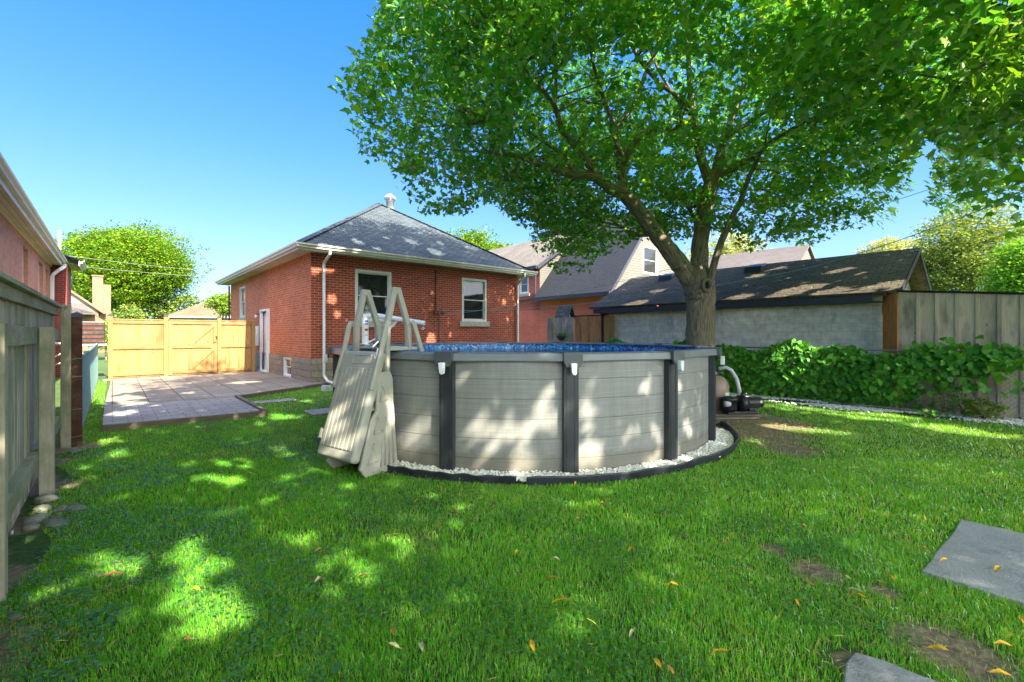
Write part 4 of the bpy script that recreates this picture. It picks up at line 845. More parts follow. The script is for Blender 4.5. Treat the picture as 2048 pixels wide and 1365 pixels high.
# white pipe stand on the far rim
st = PC+Vector((-2.83, .72, ZT)); X0 = -.323*st.y; st = Vector((-.3225*8.62, 8.62, ZT))
PS = thing('pipe_stand', 'white pipe stand with angled arm and striped label on the pool rim', 'pipe stand', st)
m = MB(); m.tube([(0, 0, -.02), (0, 0, .58)], .062, 18); pp_ = obj('upright_pipe', m, 'pipe', PS, smooth=False)
for (z0, z1, mt_) in ((.42, .46, 'blue'), (.375, .405, 'red'), (.26, .30, 'red'), (.17, .19, 'yellow')):
    m = MB(); m.lathe([(.0632, z0), (.0632, z1)], 10, a0=.15, a1=1.25); obj('label_stripe', m, mt_, pp_)
for tz in (.395, .34, .235): pass
m = MB(); m.tube([(.13, -.02, .565), (1.15, -.12, .40)], .045, 14); arm = obj('arm', m, 'pipe', PS, smooth=False)
m = MB(); m.tube([(1.12, -.12, .33), (1.09, -.12, .30), (1.12, -.12, .28), (1.14, -.12, .31), (1.12, -.12, .33)], .006, 6); obj('eyelet', m, 'pipe', arm)
m = MB(); m.tube([(.40, -.06, .20), (.62, -.08, .44)], [.022, .016], 10); obj('brace', m, 'pipe', PS)
m = MB(); m.tube([(-.02, 0, .52), (.16, -.02, .56)], .05, 12); m.tube([(.0, 0, .02), (.42, -.06, .20)], .016, 8); m.box(-.12, .12, -.12, .10, -.01, .015); obj('bracket', m, 'pipe', PS)

# ---------------------------------------------------------------- filter, pump, hoses, boards
g = G(1440, 828); 
FT = thing('sand_filter', 'brown tank sand filter with pale label behind the right pool post', 'filter', (4.0, 8.95, 0))
m = MB(); m.lathe([(.20, .0), (.22, .1), (.25, .12), (.25, .50), (.23, .60), (.17, .69), (.09, .73), (0, .74)], 28); obj('tank', m, 'tank', FT, smooth=True)
m = MB(); m.lathe([(.2515, .20), (.2515, .42)], 10, a0=.35, a1=1.15); obj('label_plate', m, 'white', FT)
m = MB(); m.lathe([(.085, .73), (.085, .80), (.05, .84), (0, .85)], 18); m.box(-.12, .12, -.02, .02, .80, .83); obj('valve', m, 'black', FT, smooth=False)
HS = MB(); HS.tube([(4.02, 8.85, .87), (4.14, 8.8, .90), (4.24, 8.78, .84), (4.33, 8.77, .68), (4.37, 8.76, .5), (4.38, 8.75, .40)], .036, 12); obj('pump_hose', HS, 'hose', smooth=True, label='grey ribbed hose arching from the filter valve down to the pump', category='hose')
HS = MB(); HS.tube([(3.25, 8.4, .86), (3.6, 8.6, .80), (3.95, 8.85, .79)], .036, 12); obj('pump_hose', HS, 'hose', smooth=True, label='short grey hose running from the pool wall to the filter valve', category='hose')
PU = thing('pool_pump', 'black pool pump with finned motor on weathered boards', 'pump', (4.22, 8.5, .06), R(8))
m = MB(); Tm = Matrix.Translation((.28, 0, .20)) @ Matrix.Rotation(R(90), 4, 'Y'); m.lathe([(0, -.14), (.09, -.14), (.105, -.12), (.105, .12), (.095, .19), (.05, .2), (0, .2)], 24, T=Tm)
for k in range(12): th_ = k/12*6.283; m.beam((.18, math.cos(th_)*.105, .20+math.sin(th_)*.105), (.40, math.cos(th_)*.105, .20+math.sin(th_)*.105), .008, .012)
obj('motor', m, 'black', PU, smooth=False)
m = MB(); m.lathe([(0, .04), (.12, .05), (.14, .12), (.13, .24), (.15, .25), (.15, .30), (.05, .33), (0, .33)], 22, (-.18, 0, 0)); obj('strainer', m, 'black', PU, smooth=True)
m = MB(); Tm = Matrix.Translation((.08, 0, .19)) @ Matrix.Rotation(R(90), 4, 'Y'); m.lathe([(0, -.08), (.15, -.07), (.16, 0), (.13, .07), (0, .08)], 24, T=Tm); m.tube([(.08, -.0, .3), (.12, -.0, .40)], .04, 12); obj('volute', m, 'black', PU, smooth=True)
m = MB(); m.box(-.25, .35, -.09, .09, .0, .05); m.box(.2, .3, -.06, .06, .05, .12); obj('base', m, 'black', PU, bevel=.01)
m = MB(); m.tube([(-.32, -.08, .20), (-.22, -.08, .2)], .055, 12); obj('union', m, 'hose', PU, smooth=True)
m = MB(); m.box(.38, .42, -.107, -.1055, .2, .25); obj('label_plate', m, 'white', PU)
m = MB(); m.beam((3.65, 8.27, .02), (4.50, 8.30, .02), .12, .035); obj('timber_board', m, 'timber', bevel=.005, label='weathered board lying on bare soil in front of the pump', category='board', group='boards under the pump')
m = MB(); m.beam((3.75, 8.58, .025), (4.68, 8.50, .03), .16, .045); obj('timber_board', m, 'timber', bevel=.005, label='weathered board directly beneath the black pump', category='board', group='boards under the pump')
m = MB(); m.beam((3.45, 7.7, .012), (3.75, 8.0, .012), .05, .02); obj('timber_board', m, 'rust', label='small dark offcut on the soil beside the pool edging', category='board', group='boards under the pump')

# ---------------------------------------------------------------- splash block by the downspout, air conditioner, rocks
g = G(652, 775, .1); SB = thing('splash_block', 'small grey drain extension on the lawn below the white downspout', 'drain block', (g.x+.05, g.y, .0), ANG)
m = MB(); m.prism([(-.12, -.12, 0), (.12, -.12, 0), (.10, -.12, .12), (-.10, -.12, .16)], (0, .3, 0)); obj('body', m, 'hose', SB, bevel=.01)
AC = thing('air_conditioner', 'dark slatted air conditioner box on brackets past the left fence', 'air conditioner', LA(-.54, 21.2, 1.2), ANG)
m = MB(); m.box(-.37, .35, 0, .5, 0, .76); obj('casing', m, 'postdark', AC, bevel=.02); m = MB()
for k in range(5): m.box(-.35, .33, -.02, -.001, .05+k*.145, .13+k*.145)
obj('slats', m, 'rust', AC); m = MB(); m.box(-.42, .40, -.05, .5, -.06, -.01); m.beam((-.4, .2, -.05), (-1.0, .2, -.5), .04, .04); m.beam((.35, .2, -.05), (-.9, .2, -.7), .03, .03); m.box(-1.1, -.38, .1, .3, .0, .06); obj('bracket', m, 'hose', AC)
def rock(c, s, label):
    bm_ = MB(); n1, n2 = 7, 10; vs = []; fs = []
    for i in range(n1+1):
        for j in range(n2):
            a = math.pi*i/n1; b = 2*math.pi*j/n2; k = 1+random.uniform(-.13, .13) if 0 < i < n1 else 1
            vs.append((s[0]*k*math.sin(a)*math.cos(b), s[1]*k*math.sin(a)*math.sin(b), s[2]*k*math.cos(a)))
    for i in range(n1):
        for j in range(n2): fs.append((i*n2+j, (i+1)*n2+j, (i+1)*n2+(j+1) % n2, i*n2+(j+1) % n2))
    bm_.add(vs, fs); o = obj('rock', bm_, 'rock', smooth=True, label=label, category='rock', group='rocks at the foot of the left fence'); o.location = (c[0], c[1], s[2]*.45); o.rotation_euler = (0, 0, random.uniform(0, 3)); return o
rk = [((92, 1003), (.13, .09, .07), 'grey rock nearest the middle fence post'), ((86, 1022), (.11, .08, .06), 'mossy rock leaning against the second fence post'), ((123, 1022), (.09, .07, .05), 'small pale rock between larger rocks by the left fence'), ((150, 1020), (.12, .08, .045), 'flat pale rock farthest out on the grass by the fence'), ((72, 1045), (.12, .10, .07), 'dark rock close to the fence boards'), ((112, 1050), (.17, .09, .05), 'long flat grey rock, front one of the fence rocks'), ((64, 1058), (.08, .07, .05), 'small rounded rock tucked under the lower fence rail'), ((150, 905), (.12, .10, .05), 'flat stone at the foot of the rusty post'), ((102, 985), (.07, .07, .04), 'little concrete lump at the base of the fence post'), ((30, 1236), (.045, .04, .03), 'tiny white pebble in front of the nearest fence post'), ((215, 762), (.35, .2, .07), 'large pale stone beside the left end of the pine fence')]
for (px, py), s, lb in rk: g = G(px, py); s = (s[0]*.78, s[1]*.75, s[2]*.6); rock(g, s, lb)
# bits behind the left fence
# ---------------------------------------------------------------- clothesline and wires
def sag(a, b, s, n=16): a = Vector(a); b = Vector(b); return [a+(b-a)*(i/n)-Vector((0, 0, s*4*(i/n)*(1-i/n))) for i in range(n+1)]
def HW(x, y, z): return H.matrix_basis @ Vector((x, y, z))
m = MB(); pl0 = HW(4.66, -.17, 2.40); m.tube(sag(pl0, P(1560, 548, 10.5), .25), .006, 5); m.tube(sag(P(1560, 548, 10.5), P(2140, 348, 4.6), .12), .006, 5); obj('clothesline', m, 'cord', label='green clothesline running from the wall pulley up past the maple trunk', category='clothesline', group='green clotheslines')
m = MB(); m.tube(sag(HW(4.66, -.17, 2.25), P(1230, 566, 13), .12), .005, 5); m.tube(sag(P(1230, 566, 13), P(2140, 285, 5.2), .1), .0045, 5); obj('clothesline', m, 'cord', label='thin upper green clothesline crossing in front of the far brick house', category='clothesline', group='green clotheslines')
for (a, b, lb) in (((100, 508, 22), (600, 552, 60), 'upper overhead cable in front of the locust tree'), ((120, 530, 22), (600, 558, 60), 'lower overhead cable in front of the locust tree')):
    m = MB(); m.tube(sag(P(*a), P(*b), .3), .012, 5); obj('overhead_cable', m, 'cable', label=lb, category='cable', group='overhead cables at the left')
m = MB(); m.tube([P(119, 560, 24.5), P(119, 462, 24.5)], .06, 8); obj('vent_pipe', m, 'white', label='white vent pipe standing above the left house gutter', category='pipe')

# ---------------------------------------------------------------- far houses at the left
FH = thing('gabled_house', 'cream gabled house with tan chimney beyond the left fence', 'house', P(197, 640, 36).to_2d().to_3d(), R(44))
FH.location.z = 0
def pxz(py, Y): return CH-(py-HY)/F*Y
m = MB(); Y = 36; w_ = 3.2; z0, z1 = pxz(622, Y), pxz(572, Y)
m.quad((-w_, 0, 0), (0, 0, 0), (0, 0, z0), (-w_, 0, z0)); m.quad((0, 0, 0), (0, 8, 0), (0, 8, z0), (0, 0, z0)); obj('wall', m, 'brick_tan', FH)
m = MB(); m.quad((-2*w_+.6, 0.01, z0), (0, .01, z0), (-w_, .01, z0+2.7)); obj('gable', m, 'paletrim', FH)
m = MB(); m.prism([(.3, -.3, z0-.25), (-w_, -.3, z0+2.75), (-w_, -.3, z0+2.95), (.45, -.3, z0-.2)], (0, 9, 0)); obj('roof', m, 'brick_tan', FH)
m = MB(); m.box(-2.6, -.2, -1.4, -.01, z0-.35, z0-.25); m.add([(-2.6, -1.4, z0-.25), (-.2, -1.4, z0-.25), (-.9, -.01, z0+.55), (-2.3, -.01, z0+.55)], [(0, 1, 2, 3), (1, 0, 3), ]); obj('porch_roof', m, 'shingle_grey', FH)
m = MB(); m.box(-.35, .28, .3, 1.0, 0, pxz(553, Y)); m.box(.285, .75, .4, 1.0, 0, pxz(568, Y)); m.box(-.4, .33, .25, 1.05, pxz(553, Y)+.001, pxz(550, Y)); obj('chimney', m, 'brick_tan', FH)
H2 = thing('bungalow', 'small white bungalow with tan brown hip roof above the pine fence', 'house', (P(345, 640, 42).x, 42, 0), R(20))
m = MB(); m.box(0, 7, 0, 6, 0, 3.05); obj('wall', m, 'paletrim', H2)
m = MB(); e = 3.1; m.quad((-.5, -.5, e), (7.4, -.5, e), (3.6, 3, 5.5)); m.quad((7.4, -.5, e), (7.4, 6.5, e), (3.6, 3, 5.5)); m.quad((7.4, 6.5, e), (-.5, 6.5, e), (3.6, 3, 5.5)); m.quad((-.5, 6.5, e), (-.5, -.5, e), (3.6, 3, 5.5)); obj('roof', m, 'shingle_brown', H2)
m = MB(); kgutter(m, (-.5, -.5, e-.1), (7.4, -.5, e-.1), (0, -1, 0)); obj('gutter', m, 'white', H2)
window(H2, lambda x, z, d: Vector((x, d-.02, z)), 3.6, 5.6, 1.6, 2.7, frame='white', sill=None)
FC = thing('far_chimney', 'small distant chimney top above the left eave of the brick bungalow', 'chimney', P(507, 540, 45).to_2d().to_3d()); FC.location.z = 0
m = MB(); m.box(-.35, .35, -.3, .3, 5, 8.0); obj('stack', m, 'brick_tan', FC); m = MB(); m.box(-2.2, 2.2, -1.5, 3, 0, 5.0); m.add([(-2.4, -1.7, 5), (2.4, -1.7, 5), (2.4, 3.2, 5), (-2.4, 3.2, 5), (0, .8, 7.5)], [(0, 1, 4), (1, 2, 4), (2, 3, 4), (3, 0, 4)]); obj('house_body', m, 'siding', FC)
# ---------------------------------------------------------------- the big maple
MP = thing('maple_tree', 'big spreading green maple with forked trunk between pool and garage', 'tree', (4.7, 11.4, 0))
def Q(px, py, Y): v = P(px, py, Y); return v-Vector((4.7, 11.4, 0))
def limb(mb, pts, n=12, sc_=1.0):
    """pts: (px, py, Y, radius px)"""
    v = [Q(a, b, c) for a, b, c, r in pts]; rr = [r*c/F*sc_ for a, b, c, r in pts]
    vv, r2 = [], []
    for i in range(len(v)-1):
        p0, p1, p2_, p3 = v[max(i-1, 0)], v[i], v[i+1], v[min(i+2, len(v)-1)]
        for k in range(5):
            t = k/5; t2, t3 = t*t, t*t*t
            vv.append(.5*((2*p1)+(p2_-p0)*t+(2*p0-5*p1+4*p2_-p3)*t2+(3*p1-3*p2_+p3-p0)*t3)+Vector([random.uniform(-1, 1)*rr[i]*.06 for _ in range(3)])); r2.append(rr[i]+(rr[i+1]-rr[i])*t)
    vv.append(v[-1]); r2.append(rr[-1]); mb.tube(vv, r2, n, wob=.05); return vv
tk = MB(); sk = []
tk2 = [(1398, 790, 11.4, 52), (1398, 765, 11.4, 38), (1399, 700, 11.4, 31), (1400, 650, 11.4, 29.5), (1401, 610, 11.4, 31), (1400, 585, 11.4, 33), (1396, 565, 11.4, 33), (1392, 545, 11.4, 27)]
limb(tk, tk2, 20, .89)
LM = [
 [(1392, 575, 11.4, 27), (1368, 540, 11.35, 27), (1345, 510, 11.25, 25), (1310, 465, 11.1, 22), (1275, 418, 10.9, 20), (1245, 388, 10.7, 18)],
 [(1250, 392, 10.7, 17), (1215, 372, 10.5, 13), (1190, 355, 10.3, 12), (1150, 350, 10.1, 10), (1110, 340, 9.8, 8.5), (1070, 325, 9.5, 7), (1030, 312, 9.2, 5), (980, 305, 8.9, 3)],
 [(1200, 362, 10.4, 11), (1175, 325, 10.2, 10), (1150, 290, 9.9, 9.5), (1125, 262, 9.7, 8), (1110, 215, 9.4, 6.5), (1085, 180, 9.1, 5), (1055, 145, 8.8, 3), (1020, 90, 8.5, 2)],
 [(1245, 388, 10.7, 15), (1244, 350, 10.7, 11), (1238, 310, 10.7, 10), (1230, 268, 10.6, 9.5), (1222, 235, 10.5, 6), (1205, 190, 10.3, 5), (1185, 120, 10.1, 4), (1170, 30, 9.9, 3), (1160, -80, 9.7, 2)],
 [(1230, 270, 10.6, 8), (1250, 235, 10.6, 6.5), (1275, 195, 10.7, 6), (1290, 150, 10.8, 5), (1320, 80, 10.9, 4), (1340, -30, 11, 3)],
 [(1246, 330, 10.7, 9), (1262, 295, 10.6, 8.5), (1285, 268, 10.5, 8), (1310, 262, 10.4, 6), (1345, 260, 10.3, 4), (1380, 240, 10.1, 2.5)],
 [(1110, 225, 9.5, 5), (1112, 160, 9.5, 4.5), (1108, 80, 9.4, 4), (1105, -20, 9.3, 3)],
 [(1150, 352, 10.1, 6), (1128, 312, 9.9, 5), (1095, 290, 9.7, 4), (1040, 255, 9.4, 3), (970, 240, 9.0, 2)],
 [(1401, 585, 11.4, 27), (1399, 530, 11.45, 22), (1401, 480, 11.5, 20.5), (1410, 420, 11.5, 19), (1422, 372, 11.4, 18), (1430, 345, 11.4, 14)],
 [(1420, 365, 11.4, 14), (1406, 330, 11.4, 11.5), (1396, 290, 11.3, 10.5), (1388, 240, 11.2, 8.5), (1380, 170, 11.1, 7), (1375, 80, 11, 5.5), (1368, -40, 11, 4)],
 [(1430, 350, 11.4, 14), (1440, 312, 11.3, 12), (1448, 280, 11.2, 9.5), (1465, 235, 11.1, 8), (1485, 180, 11, 6.5), (1505, 100, 10.8, 5), (1530, 0, 10.5, 4), (1545, -90, 10.2, 3)],
 [(1436, 352, 11.35, 12), (1462, 340, 11.1, 10), (1485, 325, 10.9, 8), (1505, 315, 10.7, 7), (1540, 285, 10.3, 6), (1600, 250, 9.7, 4), (1660, 220, 9.2, 3)],
 [(1450, 278, 11.2, 7), (1470, 262, 11.0, 6), (1510, 238, 10.8, 5), (1570, 190, 10.3, 4), (1640, 130, 9.7, 3)],
 [(1408, 600, 11.3, 14), (1428, 530, 11.0, 11), (1440, 490, 10.9, 10), (1462, 440, 10.7, 9), (1482, 400, 10.5, 8), (1500, 350, 10.2, 6), (1530, 290, 9.8, 4)],
 [(1388, 220, 11.1, 6), (1350, 190, 10.9, 5), (1314, 162, 10.6, 5.5), (1275, 112, 10.3, 5), (1240, 40, 10, 4), (1225, -20, 9.8, 3)],
 [(1390, 240, 11.2, 5), (1340, 180, 11.2, 4), (1300, 100, 11.2, 3), (1280, 20, 11.2, 2)],
 [(1310, 468, 11.1, 5), (1280, 470, 12.2, 4), (1230, 450, 13.4, 3), (1180, 440, 14.4, 2)],
 [(1404, 500, 11.5, 6), (1380, 420, 13, 5), (1330, 380, 14.5, 4), (1280, 340, 15.5, 3)],
]
for i_, L_ in enumerate(LM): sk += limb(tk, L_, 12, {0: .70, 1: .8, 8: .78, 9: .8, 13: .66}.get(i_, .78))
skn = np.array([list(v) for v in sk])+np.array([4.7, 11.4, 0])
obj('trunk', tk, 'bark', MP, smooth=True)
kn = MB(); kc = Q(1414, 571, 11.4-.385); 
for i_ in range(1):
    ring = [kc+Vector((math.cos(t)*.095, 0, math.sin(t)*.13)) for t in [k*2*math.pi/16 for k in range(17)]]; kn.tube(ring, .045, 8, cap=False, wob=.12)
kn.tube([kc+Vector((0, .05, 0)), kc+Vector((0, -.002, 0))], .1, 14)
ko = obj('knot_ring', kn, 'bark', MP, smooth=True); kd = MB(); kd.lathe([(0, 0), (.075, 0)], 14, T=Matrix.Translation(kc+Vector((0, -.012, 0))) @ Matrix.Rotation(R(90), 4, 'X') @ Matrix.Diagonal((1, 1.35, 1, 1))); obj('knot_shade_disc', kd, 'blackwood', ko)  # flat black disc painted in for the shade inside the knot
# crown outline seen from the garden (the tree and the tree at the right share the same screen region only as a survey of where leaves grow)
MASK = [(755, -3000), (757, 0), (742, 45), (716, 105), (690, 150), (676, 180), (692, 205), (705, 260), (735, 320), (790, 350), (808, 400), (835, 425), (930, 428), (960, 395), (1020, 430), (1045, 455), (1070, 440), (1060, 500), (1085, 520), (1115, 548), (1150, 560), (1175, 550), (1195, 512), (1240, 505), (1262, 480), (1340, 470), (1375, 495), (1385, 460), (1420, 470), (1460, 495), (1510, 500), (1560, 478), (1600, 490), (1645, 492), (1660, 465), (1745, 462), (1790, 455), (1795, 400), (1820, 385), (1830, 345), (1880, 300), (1850, 400), (1920, 440), (1960, 430), (1965, 470), (2048, 480), (2200, 480), (2200, -3000)]
GAPS = [((1405, 345), 13, 22), ((1335, 300), 14, 12), ((1265, 340), 10, 12), ((1445, 385), 10, 10), ((1845, 345), 22, 36), ((1860, 290), 18, 18)]
def in_crown(p, jit=12):
    x, y = project(p); vis = p[:, 1] > .3; x = x+rng.normal(size=len(x))*jit*.5; y = y+rng.normal(size=len(x))*jit*.5
    ok = inpoly(x, y, MASK) | ~vis
    # out of frame: anything goes
    out = (~vis) | (y < -40) | (x > 2110)
    for (gx, gy), ra, rb in GAPS: ok &= ~((((x-gx)/ra)**2+((y-gy)/rb)**2) < 1)
    return ok | out
def crown(n_cl, ells, per, spread, shell=.5):
    P_ = []
    need = n_cl
    vols = np.array([e[1][0]*e[1][1]*e[1][2] for e in ells]); pr = vols/vols.sum()
    while need > 0:
        k = rng.choice(len(ells), 4000, p=pr); d = rng.normal(size=(4000, 3)); d /= np.linalg.norm(d, axis=1)[:, None]; r = rng.uniform(shell**3, 1, 4000)**(1/3)
        c = np.array([e[0] for e in ells])[k]+d*r[:, None]*np.array([e[1] for e in ells])[k]
        c = c[in_crown(c)]; c = c[c[:, 2] > 2.6]; P_.append(c[:need]); need -= len(c[:need])
    cl = np.concatenate(P_)
    pos = (cl[:, None, :]+rng.normal(size=(len(cl), per, 3))*np.array([spread, spread, spread*.45])).reshape(-1, 3)
    return cl, pos

def hg(px, py, r, z=.03): HOLES.append((tuple(G(px, py, z)), r*(.74 if r < .27 else 1.0)))
for a in ((241,899,.26),(223,876,.25),(381,927,.18),(453,927,.15),(490,924,.15),(415,951,.15),(445,958,.15),(475,958,.2),(551,895,.26),(577,907,.2),(596,951,.12),(528,993,.15),(498,1012,.12),(453,1022,.12),(540,1050,.16),(558,1063,.16),(604,1073,.16),(687,1073,.14),(226,1129,.17),(181,1148,.12),(345,1112,.14),(409,1095,.12),(434,1118,.14),(396,1137,.14),(430,1148,.13),(370,1167,.16),(377,1197,.18),(400,1201,.16),(355,1224,.14),(392,1224,.14),(441,1231,.14),(400,1261,.17),(362,1276,.14),(423,1284,.12),(698,1163,.11),(725,1130,.17),(705,1165,.12),(919,1008,.15),(950,1020,.12),(989,1025,.12),(1122,1012,.14),(1149,1008,.14),(1176,1002,.12),(907,1047,.09),(821,1082,.1),(1407,1059,.08),
 (1543,806,.5),(1629,819,.5),(1714,831,.42),(1778,831,.4),(1577,853,.3),(1650,859,.28),(1886,853,.38),(1928,861,.33),(1993,866,.3),(1509,797,.4),(1480,787,.4),(620,800,.25),(565,832,.28),(520,845,.2),(700,822,.2),
 (215,780,.6),(240,800,.5),(264,811,.3),(249,829,.3),(378,789,.22),(502,767,.28),(480,768,.28),(414,796,.2),(1520,880,.15),(1490,850,.2)): hg(*a)
def hy(px, py, r, Y): HOLES.append((tuple(P(px, py, Y)), r*1.05+.015))
def hpool(px, py, r):
    d = P(px, py, 1)-Vector((0, 0, CH)); a = d.x**2+d.y**2; b = -2*(d.x*PC.x+d.y*PC.y); c = PC.x**2+PC.y**2-3.03**2; t = (-b-math.sqrt(max(0, b*b-4*a*c)))/(2*a); hy(px, py, r, t)
for a in ((963,852,.15),(950,839,.1),(979,872,.13),(999,846,.09),(969,892,.09),(1036,872,.13),(1026,889,.08),(1092,799,.09),(1072,816,.09),(1099,819,.09),(1106,843,.08),(1052,925,.09),(1033,930,.07),(1169,829,.1),(1182,852,.1),(1175,869,.1),(1189,906,.11),(1165,915,.11),(1194,929,.1),(1184,783,.06),(1268,728,.05),(1285,735,.045),(1308,763,.07),(1258,826,.08),(1268,859,.08),(1282,862,.08),(1298,846,.07),(1248,879,.07),(1318,866,.08),(1311,912,.12),(1298,925,.12),(1282,949,.1),(1361,773,.08),(1375,852,.1),(1384,862,.08),(1365,826,.07),(1353,915,.14),(843,856,.1),(815,880,.12),(806,878,.1),(847,853,.08)): hpool(*a)
for a in ((709,740,.1,5.0),(725,762,.1,5.0),(680,817,.11,4.95),(677,888,.13,4.9),(657,888,.1,4.9),(693,891,.1,4.85),(786,604,.07,5.3),(699,650,.06,5.5),(738,614,.05,5.6),(838,690,.06,5.5),(773,724,.06,5.2),(770,746,.07,5.1),(786,830,.1,5.2)): hy(*a)
def hplane(px, py, r, p0, n):
    d = P(px, py, 1)-Vector((0, 0, CH)); o = Vector((0, 0, CH)); t = (Vector(p0)-o).dot(Vector(n))/d.dot(Vector(n)); HOLES.append((tuple(o+d*t), r))
for a in ((660,531,.22),(699,535,.15),(664,598,.2),(674,626,.15),(861,679,.22),(1008,605,.12),(1015,640,.1),(864,584,.08),(900,670,.12)): hplane(*a, (-6.10, 13.8, 0), -D1)
rn = (-D1*math.sin(R(32.3))+Vector((0, 0, math.cos(R(32.3)))))
for a in ((716,482,.25),(755,496,.2),(822,482,.25),(871,503,.35),(773,475,.15),(880,485,.2),(650,492,.3),(760,420,.35)): hplane(*a, HW(4, -.5, 4.2), rn)
gn = (-D2*math.sin(R(25.5))+Vector((0, 0, math.cos(R(25.5))))); gp = GA.matrix_basis @ Vector((-.45, 2, 2.45))
for a in ((1563,591,.3),(1608,578,.3),(1657,588,.3),(1706,594,.25),(1771,574,.3),(1673,545,.2),(1510,555,.2),(1553,540,.2),(1478,597,.25),(1266,610,.3),(1308,586,.22)): hplane(*a, gp, gn)
for a in ((1420,385,.13,11.1),(1428,372,.1,11.1),(1478,365,.1,11),(1500,320,.12,10.7),(1440,500,.1,10.8),(1455,455,.08,10.7),(1305,555,.13,11.1),(1350,550,.1,11.1),(1320,475,.1,11),(1400,600,.1,11.0),(1300,345,.1,10.5),(1960,120,.55,4.9),(2020,70,.5,5.0),(1900,160,.35,4.8)): hy(*a)

ells = [((3.2, 11.2, 8.2), (6.6, 5.2, 4.3)), ((-.3, 9.6, 6.4), (4.2, 3.0, 2.6)), ((7.4, 10.6, 6.4), (4.0, 3.6, 2.9)), ((2.2, 13.2, 5.6), (4.0, 3.0, 2.4)), ((1.0, 6.6, 9.2), (5.0, 4.2, 2.4))]
cl, pos = crown(2800, ells, 44, .22, .45)
pos = pos[in_crown(pos, 8)]; _x, _y = project(pos)
openw = (((_x-1290)/290)**2+((_y-330)/235)**2 < 1) & (pos[:, 1] < 10.9) & (_y > 60)
pos = pos[~(openw & (rng.uniform(0, 1, len(pos)) < .8))]; pos = pos[sun_cull(pos)]
leaves('crown', pos-np.array([4.7, 11.4, 0]), .13, 'maple', MP, up=.5)
def twigs(mb, cl, skn, n, off, r0=.02, mx=3.2):
    idx = rng.permutation(len(cl))[:n]
    for i in idx:
        c = cl[i]; d = np.linalg.norm(skn-c, axis=1); j = int(np.argmin(d+rng.uniform(0, .6, len(d))))
        if d[j] > mx or d[j] < .3: continue
        a = Vector(skn[j]-off); b = Vector(c-off); mid = (a+b)/2+Vector((random.uniform(-.12, .12), random.uniform(-.12, .12), random.uniform(0, .3)))*d[j]
        mb.tube([a, mid, b], [r0*(.5+d[j]*.3), r0*.6, r0*.2], 5, cap=False)
tw = MB(); vis_cl = cl[(cl[:, 1] > 4)]; twigs(tw, vis_cl, skn, 420, np.array([4.7, 11.4, 0])); obj('twigs', tw, 'bark', MP, smooth=True)

# tree at the right whose boughs reach into the top right corner, and the trees behind the viewer that shade the lawn
RT = thing('maple_tree', 'leafy tree at the right edge whose boughs hang into the top corner', 'tree', (9.4, 1.4, 0))
m = MB(); off = np.array([9.4, 1.4, 0]); sk2 = []
for pts in ([(0, 0, -.1), (.05, 0, 1.5), (0, .1, 3), (-.2, .3, 5), (-.1, .5, 7.5), (0, .5, 9.5)], [(0, .1, 3), (-1.2, .8, 4.6), (-2.6, 1.6, 5.6), (-4, 2.6, 6.3)], [(-.1, .2, 3.6), (-.9, -1.2, 5.2), (-2.4, -2.6, 6.6)], [(0, .3, 4), (.9, 2.4, 5.2), (.8, 4.6, 5.8)], [(-.2, .3, 5), (-1.6, 2.6, 5.8), (-2.0, 5.0, 6.0), (-1.8, 6.8, 5.6)], [(-.2, .3, 5), (1.8, -.6, 6.8), (3, -1.5, 7.6)]):
    k = len(pts); m.tube(pts, [(.26 if pts[0][2] < 1 else .13)*(1-i/(k))+.02 for i in range(k)], 10)
    for a, b in zip(pts[:-1], pts[1:]):
        for f in (0, .33, .66): sk2.append([a[q]+(b[q]-a[q])*f for q in range(3)])
obj('trunk', m, 'bark', RT, smooth=True); sk2 = np.array(sk2)+off
ellR = [((8.3, 1.8, 7.2), (5.4, 5.0, 3.4)), ((7.6, 6.2, 6.0), (3.6, 2.6, 2.4)), ((9.6, 7.0, 5.0), (2.6, 2.4, 2.2))]
clR, posR = crown(1700, ellR, 26, .36, .35)
posR = posR[in_crown(posR, 6)]; _x, _y = project(posR); posR = posR[~((_x > 1800) & (_x < 2100) & (_y > 250) & (posR[:, 1] > .3) & (rng.uniform(0, 1, len(posR)) < .55))]; dC = np.linalg.norm(posR-np.array([0, 0, CH]), axis=1); posR = posR[dC > 3.2]; posR = posR[sun_cull(posR)]; tR = posR[:, 2]/SUN[2]; posR = posR[(posR[:, 1] > 3.5) | (posR[:, 1]-tR*SUN[1] > 1.0)]
leaves('crown', posR-off, .17, 'maple', RT, up=.5)
tw = MB(); twigs(tw, clR, sk2, 200, off); obj('twigs', tw, 'bark', RT, smooth=True)
# light green bough hanging in from the right
bb = []; br = MB(); offA = np.array([6.6, 4.2, 0])
AT = thing('ash_tree', 'light green narrow leaved bough drooping into the top right corner', 'tree', (10.8, 4.6, 0)); offA = np.array([10.8, 4.6, 0])
br.tube([(0, 0, -.1), (0, 0, 3), (-.4, -.1, 5.2)], [.14, .11, .07], 8)
for (ax, ay, ay2, Yd) in ((2120, 20, 170, 5.0), (2060, 60, 190, 5.0), (2010, 85, 165, 4.9), (2110, 130, 110, 5.1)):
    tip = P(ax-140 if ax > 2050 else ax-70, ay2, Yd-.1); base = P(ax+30, ay-40, Yd+.1)
    br.tube([Vector((-.4, -.1, 5.2)), base-Vector(offA)], [.05, .02], 6); br.tube([base-Vector(offA), (base+tip)/2-Vector(offA)+Vector((0, 0, .08)), tip-Vector(offA)], [.018, .012, .005], 5)
    for _ in range(170): f = random.random()**.8; q_ = base+(tip-base)*f+Vector((random.gauss(0, .12), random.gauss(0, .15), random.gauss(-.06, .10))); bb.append(list(q_-Vector(offA)))
obj('branches', br, 'bark', AT, smooth=True)
